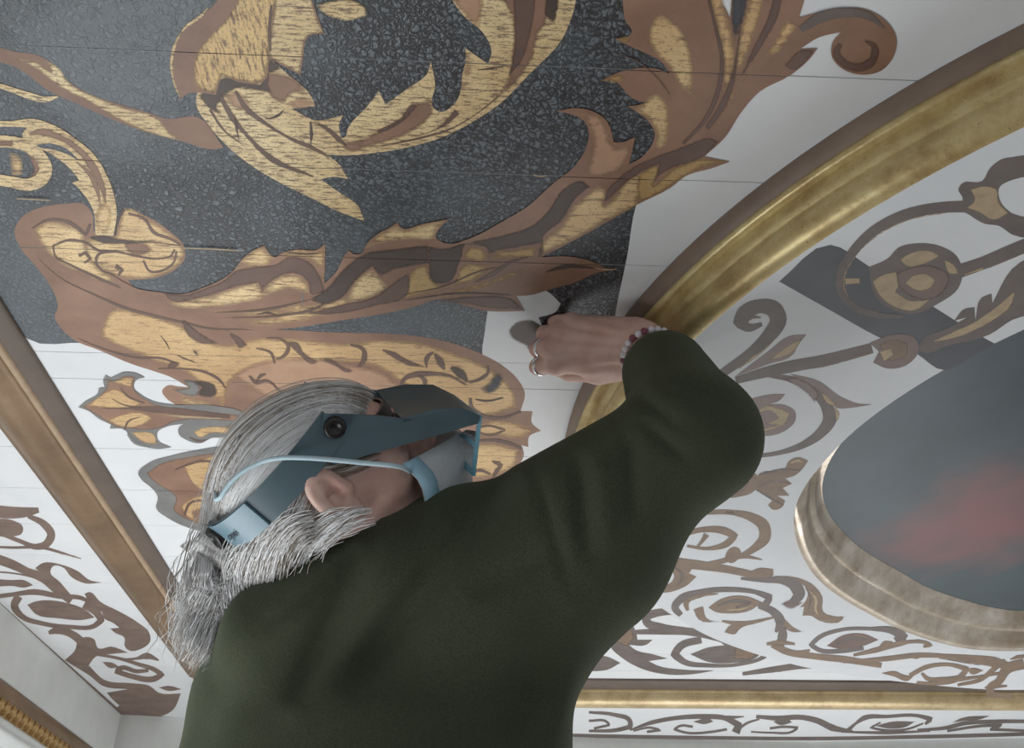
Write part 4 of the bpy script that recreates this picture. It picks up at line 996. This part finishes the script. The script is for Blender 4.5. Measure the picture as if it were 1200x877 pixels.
# legs and lower body
FT = [np.array([TC[0] + s * 0.11, TC[1] + 0.03 + s * 0.03, 0.0]) for s in (-1, 1)]
def F_legs(P):
    d = d_ell(P, HIP + np.array([0, 0, -0.04]), (0.19, 0.145, 0.16))
    for i, s in enumerate((-1, 1)):
        hp = HIP + BX * s * 0.09 + np.array([0, 0, -0.08]); kn = FT[i] + np.array([0, 0.01, 0.46])
        d = smin(d, d_cone(P, hp, kn, 0.098, 0.064), 0.03)
        d = smin(d, d_cone(P, kn, FT[i] + np.array([0, 0, 0.07]), 0.064, 0.052), 0.02)
    return d
V4, F4 = surface_nets(F_legs, (HIP[0] - 0.28, HIP[1] - 0.25, 0.0), (HIP[0] + 0.28, HIP[1] + 0.25, HIP[2] + 0.18), 0.012)
def F_core(P):       # body inside the clothes joins head, arm, legs
    d = d_ell(P, TC + np.array([0, 0, -0.12]), (0.15, 0.105, 0.30))
    d = smin(d, d_cone(P, at(400, 760, 1.04), SHR, 0.06, 0.05), 0.04)
    d = smin(d, d_cone(P, NECK, TC, 0.058, 0.08), 0.03)
    d = smin(d, d_cone(P, SHR, ELB, 0.05, 0.038), 0.03)
    d = smin(d, d_cone(P, ELB, WR + (ELB - WR) * 0.4, 0.038, 0.030), 0.01)
    d = smin(d, d_cone(P, SHL, LEL, 0.05, 0.038), 0.03)
    d = smin(d, d_cone(P, LEL, LWR, 0.036, 0.026), 0.01)
    d = smin(d, d_cone(P, LWR, LWR + (LWR - LEL) * 0.35, 0.026, 0.02), 0.01)
    for i, s in enumerate((-1, 1)):
        hp = HIP + BX * s * 0.09 + np.array([0, 0, -0.08]); kn = FT[i] + np.array([0, 0.01, 0.46])
        d = smin(d, d_cone(P, hp, kn, 0.075, 0.045), 0.03)
        d = smin(d, d_cone(P, kn, FT[i] + np.array([0, 0, 0.07]), 0.045, 0.036), 0.02)
    return d
V5, F5 = surface_nets(F_core, (lo[0], lo[1] - 0.05, 0.02), hi + np.array([0.02, 0.06, 0.02]), 0.012)
VV = np.concatenate([V1, V2, V5]); FF = np.concatenate([F1, F2 + len(V1), F5 + len(V1) + len(V2)])
person = tag(np_obj('person', VV, FF, MATS['skin']), 'conservator in a dark green sweater reaching up to touch the painted ceiling', 'person')
np_obj('sweater', V3, F3, MATS['green_knit'], person)['label'] = 'dark green knitted sweater'
np_obj('trousers', V4, F4, MATS['denim'], person)['label'] = 'dark blue trousers'
for i in range(2):
    Fs = lambda P: smax(smin(d_cone(P, FT[i] + np.array([0, -0.03, 0.035]), FT[i] + np.array([0.02, 0.15, 0.030]), 0.042, 0.036), d_cone(P, FT[i] + np.array([0, -0.01, 0.04]), FT[i] + np.array([0, 0, 0.09]), 0.045, 0.045), 0.02), -(P[..., 2] - 0.002), 0.004)
    v, f = surface_nets(Fs, FT[i] - np.array([0.07, 0.10, 0.02]), FT[i] + np.array([0.10, 0.22, 0.16]), 0.007)
    np_obj('shoe', v, f, MATS['shoe_leather'], person)
# eyes
for s in (-1, 1):
    bm = bmesh.new(); bmesh.ops.create_uvsphere(bm, u_segments=16, v_segments=10, radius=0.0118)
    for v in bm.verts: v.co = Vector(hl(0.0745, s * 0.031, 0.002)) + v.co
    obj_bm('eye', bm, MATS['eye_white'], person, True)

# ---- hair: cap and strands
CE, RE = np.array([-0.009, 0, 0.010]), np.array([0.096, 0.077, 0.081])
def F_cap(P):
    q = (P - HEAD.astype(np.float32)) @ HAX.T.astype(np.float32)
    d = d_ell(q, (-0.010, 0, 0.008), (0.0925, 0.0735, 0.0775))
    d = smin(d, d_ell(q, (-0.060, 0, -0.024), (0.046, 0.056, 0.050)), 0.03)
    d = smax(d, (q[..., 0] - 0.035 - 0.42 * (q[..., 2] - 0.02)), 0.01)          # hairline at the front
    for s in (-1, 1):                                                            # clear the ear
        d = smax(d, -d_ell(q, (0.008, s * 0.082, -0.004), (0.036, 0.034, 0.044)), 0.008)
    return d
v, f = surface_nets(F_cap, HEAD - 0.16, HEAD + 0.16, 0.004)
hair = np_obj('hair', v, f, MATS['hair_white'], person); hair['label'] = 'long white wavy hair'
def on_head(px, py, lift=0.0):
    o = HAX @ (np.array([0, 0, CAMZ]) - HEAD) - CE; dr = HAX @ ray(px, py)
    R_ = RE + lift
    a = ((dr / R_) ** 2).sum(); b_ = 2 * ((o * dr) / R_ ** 2).sum(); c_ = ((o / R_) ** 2).sum() - 1
    disc = b_ * b_ - 4 * a * c_
    t = (-b_ - math.sqrt(disc)) / (2 * a) if disc > 0 else -b_ / (2 * a)
    return at(px, py, t)
rng = random.Random(4)
CAMP = np.array([0, 0, CAMZ])
hair_v, hair_f, hair_n = {}, {}, {}
for k_ in ('hair_white', 'hair_grey', 'hair_dark'): hair_v[k_] = []; hair_f[k_] = []; hair_n[k_] = 0
def rays(px): return (ROT @ np.vstack([px[:, 0] - 600.0, px[:, 1] - 438.5, np.full(len(px), FOC)]) / FOC).T
O_H = HAX @ (CAMP - HEAD) - CE
def on_head_n(px, lift):
    dr = rays(px); dl = dr @ HAX.T; R_ = RE + lift
    a = ((dl / R_) ** 2).sum(1); b_ = 2 * ((O_H * dl) / R_ ** 2).sum(1); c_ = ((O_H / R_) ** 2).sum() - 1
    disc = np.maximum(b_ * b_ - 4 * a * c_, 0)
    t = (-b_ - np.sqrt(disc)) / (2 * a)
    return dr * t[:, None] + CAMP
def norm_n(v): return v / np.maximum(np.linalg.norm(v, axis=1), 1e-9)[:, None]
A3 = [2 * math.pi * k / 3 for k in range(3)]
def add_strand(pts, r0, mat):
    n = len(pts); t = np.empty_like(pts)
    t[1:-1] = pts[2:] - pts[:-2]; t[0] = pts[1] - pts[0]; t[-1] = pts[-1] - pts[-2]; t = norm_n(t)
    a = norm_n(np.cross(t, norm_n(pts - CAMP))); b = np.cross(t, a)
    ls = np.linspace(0, 1, n); r = (r0 * (1.0 - 0.9 * ls ** 4) * np.minimum(1, 0.25 + ls * 6))[:, None]
    v = np.stack([pts + (a * math.cos(an) + b * math.sin(an)) * r for an in A3], 1).reshape(-1, 3)
    i = np.arange(n - 1)[:, None] * 3; k = np.arange(3)[None]; k2 = (k + 1) % 3
    f = np.stack([i + k, i + k2, i + 3 + k2, i + 3 + k], -1).reshape(-1, 4) + hair_n[mat]
    hair_v[mat].append(v); hair_f[mat].append(f); hair_n[mat] += len(v)
def bundle(guide, s0, s1, count, mats, curl=0.0, r=0.00055, mirror=True, lift=0.0, layers=0.006, stagger=0.12):
    """guide: 'x,y' on the head surface or 'x,y,depth'; s0,s1 spread in px across the bundle at both ends"""
    g = parse(guide)
    c2 = np.array(hermite([p[:2] for p in g], False, 4)); n = len(c2)
    dep = np.array([p[2] if len(p) > 2 else (on_head(p[0], p[1], lift) - CAMP) @ (ROT @ np.array([0, 0, 1.0])) for p in g])
    free = np.interp(np.linspace(0, 1, n), np.linspace(0, 1, len(g)), [1.0 if len(p) > 2 else 0.0 for p in g])[:, None]
    dd = np.interp(np.linspace(0, 1, n), np.linspace(0, 1, len(g)), dep)
    t = np.gradient(c2, axis=0); t /= np.maximum(np.linalg.norm(t, axis=1), 1e-6)[:, None]; nn = np.stack([-t[:, 1], t[:, 0]], 1)
    s = np.linspace(0, 1, n); w = s0 + (s1 - s0) * s
    for _ in range(int(count * 1.5)):
        o = rng.gauss(0, 0.42) * (1.0 if rng.random() > 0.04 else 1.9); lf = rng.random() * layers; ph = rng.random() * 6.28; fr = 1.5 + rng.random() * 2.5; a0 = rng.random() * stagger; a1 = 1 - rng.random() * 0.16
        keep = (s >= a0) & (s <= a1 + 0.02)
        if keep.sum() < 4: continue
        px = c2 + nn * (o * w + curl * s * np.sin(fr * 6.28 * s + ph) + 2.0 * np.sin(3.1 * s + ph) * s)[:, None]
        q = rays(px) * (dd - lf + curl * 0.0008 * s * np.cos(fr * 6.28 * s + ph))[:, None] + CAMP
        if free.min() < 1: q = q * free + on_head_n(px, lift + lf) * (1 - free)
        pts = q[keep]
        mt = rng.choice(mats); add_strand(pts, r * (0.7 + 0.6 * rng.random()), mt)
        if mirror and rng.random() < 0.5:
            l = (pts - HEAD) @ HAX.T; l[:, 1] *= -1; add_strand(HEAD + l @ HAX, r * 1.3, mt)
Wt = ['hair_white'] * 4 + ['hair_grey']; Gy = ['hair_grey', 'hair_grey', 'hair_white', 'hair_dark']; Dk = ['hair_dark', 'hair_dark', 'hair_grey']
bundle('438,478 405,463 360,465 312,486 280,518 262,560 256,610 250,650', 14, 18, 260, Gy)
bundle('440,484 400,470 350,480 305,510 275,548 258,592 252,640', 20, 24, 420, Gy + Wt)
bundle('430,490 390,490 345,510 308,540 280,580 264,620 256,655', 20, 22, 420, Wt)
bundle('415,500 380,508 340,530 312,560 290,592 274,628 262,660', 16, 20, 400, Wt)
bundle('438,470 420,462 395,460 370,466', 10, 16, 70, Dk)
bundle('400,528 370,535 340,560 312,595 292,630 276,665', 22, 24, 220, Wt + Gy)
bundle('450,520 425,530 402,542 384,546', 20, 12, 90, Dk, r=0.0005)
bundle('358,566,0.925 345,592,0.925 325,620,0.93 305,650,0.95 285,690,0.98 262,728,1.0 244,756,1.01', 26, 44, 260, Wt + Gy, 9, stagger=0.3)
bundle('376,614,0.918 350,622,0.92 328,640,0.93 306,668,0.95 284,704,0.99 262,738,1.0 250,768,1.01', 22, 44, 240, Wt + Gy, 11, stagger=0.4)
bundle('442,598,0.925 416,602,0.918 392,612,0.920 358,630,0.935 332,654,0.955 305,686,0.975 280,724,0.99', 5, 36, 150, Wt + Gy, 9, stagger=0.6)
bundle('450,608,0.925 408,618,0.92 372,632,0.93 340,656,0.95 318,680,0.97', 6, 22, 60, Wt, 8, stagger=0.6)
bundle('268,620 256,645 244,672,1.0 238,702,1.0 236,732,1.01 238,766,1.01', 26, 34, 240, Wt, 8)
bundle('290,650 272,680,0.99 258,706,1.0 246,738,1.0 240,772,1.01', 34, 32, 200, Wt + Gy, 9)
bundle('250,628 238,650,1.0 240,668,1.0 256,676,1.0 262,664,1.0', 12, 12, 60, Wt, 5)
bundle('352,600,0.925 330,634,0.94 318,660,0.955 296,690,0.97 280,716,0.98 258,744,0.99', 26, 40, 60, Wt, 16, stagger=0.5)
bundle('300,640,0.95 280,676,0.97 266,700,0.98 250,730,0.99 240,776,1.0', 24, 26, 60, Wt, 16, stagger=0.4)
for mt in hair_v:
    V = np.concatenate(hair_v[mt]); Fh = np.concatenate(hair_f[mt])
    o = np_obj('hair_strands', V, Fh, MATS[mt], hair); o['kind'] = 'stuff'

# ---- bracelet and rings
axis = unit(ELB - WR); a_ = unit(np.cross(axis, (0.2, 0.1, 1.0))); b_ = np.cross(axis, a_)
br_c = WR + (CUFF - WR) * 0.22
bracelet = tag(empty('bracelet', br_c), 'beaded white and plum bracelet at the sweater cuff', 'bracelet')
bm = bmesh.new(); bmesh.ops.create_icosphere(bm, subdivisions=2, radius=0.0042)
for mk in ('bracelet_white', 'bracelet_plum'):
    me = bpy.data.meshes.new('bead'); bm.to_mesh(me); me.materials.append(MATS[mk]); me.polygons.foreach_set('use_smooth', [True] * len(me.polygons)); MATS['mesh_' + mk] = me
bm.free()
for k in range(26):
    an = 2 * math.pi * k / 26
    o = bpy.data.objects.new('bead', MATS['mesh_bracelet_plum' if k % 4 in (0,) else 'mesh_bracelet_white']); COL.objects.link(o); o.parent = bracelet
    o.location = (a_ * math.cos(an) + b_ * math.sin(an)) * 0.0315
def ring_at(c, ax, r, t, label):
    ax = unit(ax); a = unit(np.cross(ax, (0.3, 0.9, 0.1))); b = np.cross(ax, a)
    verts, faces = [], []; n, m_ = 28, 8
    for i in range(n):
        an = 2 * math.pi * i / n; rd = a * math.cos(an) + b * math.sin(an)
        for j in range(m_):
            bn = 2 * math.pi * j / m_
            verts.append(c + rd * (r + t * 0.7 * math.cos(bn)) + ax * (t * 1.6 * math.sin(bn)))
    for i in range(n):
        for j in range(m_):
            faces.append((i*m_+j, ((i+1)%n)*m_+j, ((i+1)%n)*m_+(j+1)%m_, i*m_+(j+1)%m_))
    return tag(obj('finger_ring', verts, faces, MATS['silver'], None, True), label, 'ring', 'silver rings on the hand')
ring_at(mcp[2] * 0.35 + pip[2] * 0.65, pip[2] - mcp[2], rp[2] + 0.001, 0.0022, 'wide silver ring on the middle finger, nearer the white patch')
ring_at(mcp[3] * 0.15 + pip[3] * 0.85, pip[3] - mcp[3], rp[3] + 0.001, 0.0020, 'silver ring on the index finger, just below the other ring')

# ---- headband magnifier
visor = tag(empty('magnifier_visor', tuple(HEAD)), 'blue-grey headband magnifier with hood and twin lenses worn on the head', 'magnifier')
def vis(name, verts, faces, mat, parent=visor, smooth=False):
    o = obj(name, [np.array(v) - HEAD for v in verts], faces, MATS[mat], None, smooth); o.parent = parent
    return o
def slab(name, poly, th, mat, parent=visor):
    """poly in head coordinates, thickened along its normal"""
    P = [np.array(hl(*p)) for p in poly]; nrm = unit(np.cross(P[1] - P[0], P[2] - P[0])); n = len(P)
    verts = P + [p + nrm * th for p in P]
    faces = [tuple(range(n)), tuple(range(2*n-1, n-1, -1))] + [(i, (i+1) % n, n + (i+1) % n, n + i) for i in range(n)]
    return vis(name, verts, faces, mat, parent)
def band(name, a0, a1, w, grow, mat, n=110, th=0.0028, u0=None):
    verts, faces = [], []
    for i in range(n + 1):
        a = math.radians(a0 + (a1 - a0) * i / n)
        f = -0.006 + (0.108 + grow) * math.cos(a); r = (0.0835 + grow) * math.sin(a)
        u = 0.050 + 0.36 * min(f, 0.04) if u0 is None else u0
        o = unit((math.cos(a) / 0.112, math.sin(a) / 0.0835, 0)); up = unit((-0.26, 0, 1.0))
        for oo, ww in ((0, -w / 2), (0, w / 2), (th, w / 2), (th, -w / 2)):
            q = np.array((f, r, u)) + o * oo + up * ww
            verts.append(hl(*q))
    for i in range(n):
        for j in range(4):
            faces.append((i*4+j, i*4+(j+1)%4, (i+1)*4+(j+1)%4, (i+1)*4+j))
    faces += [(3, 2, 1, 0), (n*4, n*4+1, n*4+2, n*4+3)]
    return vis(name, verts, faces, mat)
band('headband', 66, 294, 0.034, 0.0, 'visor_plastic')
band('brow_pad', -56, 56, 0.016, -0.010, 'knob_black', 20, u0=0.030)
rear = band('rear_strap', 124, 228, 0.033, 0.003, 'strap_plastic', 60)
def knob(name, c, ax, r, h, mat, parent=visor):
    ax = unit(ax); a = unit(np.cross(ax, (0.31, 0.2, 0.9))); b = np.cross(ax, a); n = 24
    verts, faces = [], []
    prof = [(0, 0), (r, 0), (r, h * 0.8), (r * 0.9, h), (r * 0.45, h), (r * 0.40, h * 0.85), (0, h * 0.85)]
    for q, (rr_, hh) in enumerate(prof):
        for k in range(n):
            an = 2 * math.pi * k / n; g_ = 1.0 + (0.03 if k % 2 and q in (1, 2) else 0)
            verts.append(c + ax * hh + (a * math.cos(an) + b * math.sin(an)) * rr_ * g_)
    for q in range(len(prof) - 1):
        for k in range(n):
            faces.append((q*n+k, q*n+(k+1)%n, (q+1)*n+(k+1)%n, (q+1)*n+k))
    return vis(name, verts, faces, mat, parent, True)
for s in (1, -1):
    knob('pivot_knob', hl(0.036, s * 0.0815, 0.062), HR * s, 0.0105, 0.008, 'knob_black')
knob('rear_knob', hl(-0.114, 0.014, 0.010), -HF + HR * 0.5, 0.013, 0.012, 'knob_black')
# hood: side plates, top plate, lens plate
for s in (1, -1):
    poly = [(0.016, s * 0.082, 0.030), (0.020, s * 0.083, 0.062), (0.034, s * 0.0835, 0.078), (0.052, s * 0.082, 0.066), (0.076, s * 0.078, 0.048), (0.096, s * 0.075, 0.031), (0.128, s * 0.0697, 0.020), (0.154, s * 0.066, 0.004), (0.166, s * 0.0622, -0.014), (0.160, s * 0.062, -0.020)]
    if s < 0: poly = poly[::-1]
    slab('side_plate', poly, 0.0025, 'visor_plastic')
tp = [[(0.096, r_, 0.031 - 0.008 * (1 - (r_ / 0.075) ** 2)), (0.128, r_ * 0.93, 0.020 - 0.006 * (1 - (r_ / 0.075) ** 2)), (0.154, r_ * 0.88, 0.004 - 0.004 * (1 - (r_ / 0.075) ** 2)), (0.166, r_ * 0.83, -0.014)] for r_ in np.linspace(-0.075, 0.075, 9)]
verts = [hl(*p) for row in tp for p in row]; verts += [hl(p[0] - 0.002, p[1], p[2] - 0.003) for row in tp for p in row]
faces = []
for i in range(8):
    for j in range(3):
        for o_, fl in ((0, False), (36, True)):
            q = (o_+i*4+j, o_+i*4+j+1, o_+(i+1)*4+j+1, o_+(i+1)*4+j); faces.append(q[::-1] if fl else q)
vis('hood_top', verts, faces, 'visor_plastic', visor, True)
# lens plate leaning back under the hood
A_ = np.array((0.165, 0, -0.014)); B_ = np.array((0.128, 0, -0.066)); ww = 0.060
def lp(s, t): return tuple(A_ + (B_ - A_) * t + np.array((0, ww * s, 0)))
fr = visor
def strip(name, corners, mat, th=0.0035, parent=visor): return slab(name, [lp(*c_) for c_ in corners], th, mat, parent)
plate = strip('lens_frame', [(-1, 0), (1, 0), (1, 0.12), (-1, 0.12)], 'lens_rim')
strip('lens_frame', [(-1, 0.88), (1, 0.88), (1, 1), (-1, 1)], 'lens_rim')
for a0, a1 in ((-1, -0.90), (0.90, 1)):
    strip('lens_frame', [(a0, 0.12), (a1, 0.12), (a1, 0.88), (a0, 0.88)], 'lens_rim')
strip('lens_frame', [(-0.9, 0.46), (0.9, 0.46), (0.9, 0.54), (-0.9, 0.54)], 'lens_rim')
for t0, t1 in ((0.12, 0.46), (0.54, 0.88)):
    strip('lens', [(-0.9, t0), (0.9, t0), (0.9, t1), (-0.9, t1)], 'lens_glass', 0.002)

# maker's script on the rear strap
def strap_frame(a_deg, grow=0.0062):
    a = math.radians(a_deg); f = -0.006 + (0.108 + grow) * math.cos(a); r = (0.0835 + grow) * math.sin(a); u = 0.050 + 0.36 * f
    o = unit(HF * math.cos(a) / 0.112 + HR * math.sin(a) / 0.0835); t = unit(HF * 0.112 * math.sin(a) - HR * 0.0835 * math.cos(a) + HU * 0.36 * 0.108 * math.sin(a))
    return hl(f, r, u), o, t
cu = bpy.data.curves.new('strap_lettering', 'FONT'); cu.body = 'opti'; cu.size = 0.012; cu.extrude = 0.0002; cu.align_x = 'CENTER'; cu.align_y = 'CENTER'; cu.shear = 0.25
to = bpy.data.objects.new('strap_lettering', cu); COL.objects.link(to)
o_, nrm, tan = strap_frame(148)
tan = unit(tan - nrm * (tan @ nrm)); up = np.cross(nrm, tan)
mm = Matrix.Identity(4)
for i in range(3):
    mm[i][0] = tan[i]; mm[i][1] = up[i]; mm[i][2] = nrm[i]; mm[i][3] = o_[i]
dg = bpy.context.evaluated_depsgraph_get()
me = bpy.data.meshes.new_from_object(to.evaluated_get(dg)); bpy.data.objects.remove(to)
me.transform(Matrix.Translation(-Vector(HEAD)) @ mm); me.materials.clear(); me.materials.append(MATS['ink'])
to = bpy.data.objects.new('strap_lettering', me); COL.objects.link(to); to.parent = visor; to.name = 'strap_lettering'

# ---- face mask with elastic
mask = tag(empty('face_mask', tuple(HEAD)), 'pale blue and white surgical mask over the nose and mouth', 'mask')
rows = []
for iu in range(9):
    t = iu / 8
    row = []
    for ir in range(15):
        s = (ir - 7) / 7
        u = -0.036 - 0.080 * t + 0.022 * abs(s) ** 1.5 * (1 - t) + 0.012 * abs(s) * t
        f = 0.152 - 0.012 * abs(t - 0.35) * 2 - 0.070 * abs(s) ** 1.8 - 0.022 * t ** 2 + 0.0018 * math.sin(t * 26)
        r = 0.064 * s * (1 - 0.12 * abs(t - 0.5))
        row.append(hl(f, r, u))
    rows.append(row)
verts = [p - HEAD for row in rows for p in row]
faces = [(i*15+j, i*15+j+1, (i+1)*15+j+1, (i+1)*15+j) for i in range(8) for j in range(14)]
body = obj('mask_body', verts, faces, MATS['mask_white'], mask, True)
sd = body.modifiers.new('thickness', 'SOLIDIFY'); sd.thickness = 0.0015
for side in (0, 14):
    j0, j1 = (0, 1) if side == 0 else (13, 14)
    sgn = -1 if side == 0 else 1
    vv = [rows[i][j] - HEAD + HR * sgn * 0.0012 + HF * 0.0006 for i in range(9) for j in range(j0, j1 + 1)]
    ff = [(i*2+j, i*2+j+1, (i+1)*2+j+1, (i+1)*2+j) for i in range(8) for j in range(1)]
    e_ = obj('mask_edge', vv, ff, MATS['mask_blue'], mask, True)
    sd = e_.modifiers.new('thickness', 'SOLIDIFY'); sd.thickness = 0.0012
el = [rows[1][14]] + [at(x, y, d_) for x, y, d_ in ((462, 546, 0.915), (430, 543, 0.906), (400, 540, 0.899), (362, 537, 0.893), (328, 537, 0.897))] + [on_head(x, y, 0.016) for x, y in ((306, 542), (286, 552), (270, 566), (258, 584))]
far = []
for q in el[::-1]:
    l = HAX @ (q - HEAD); l[1] = -l[1]; far.append(HEAD + HAX.T @ l)
pts = hermite(el + far, False, 4)
tube('elastic', [p - HEAD for p in pts], 0.0024, MATS['elastic'], mask, 6)
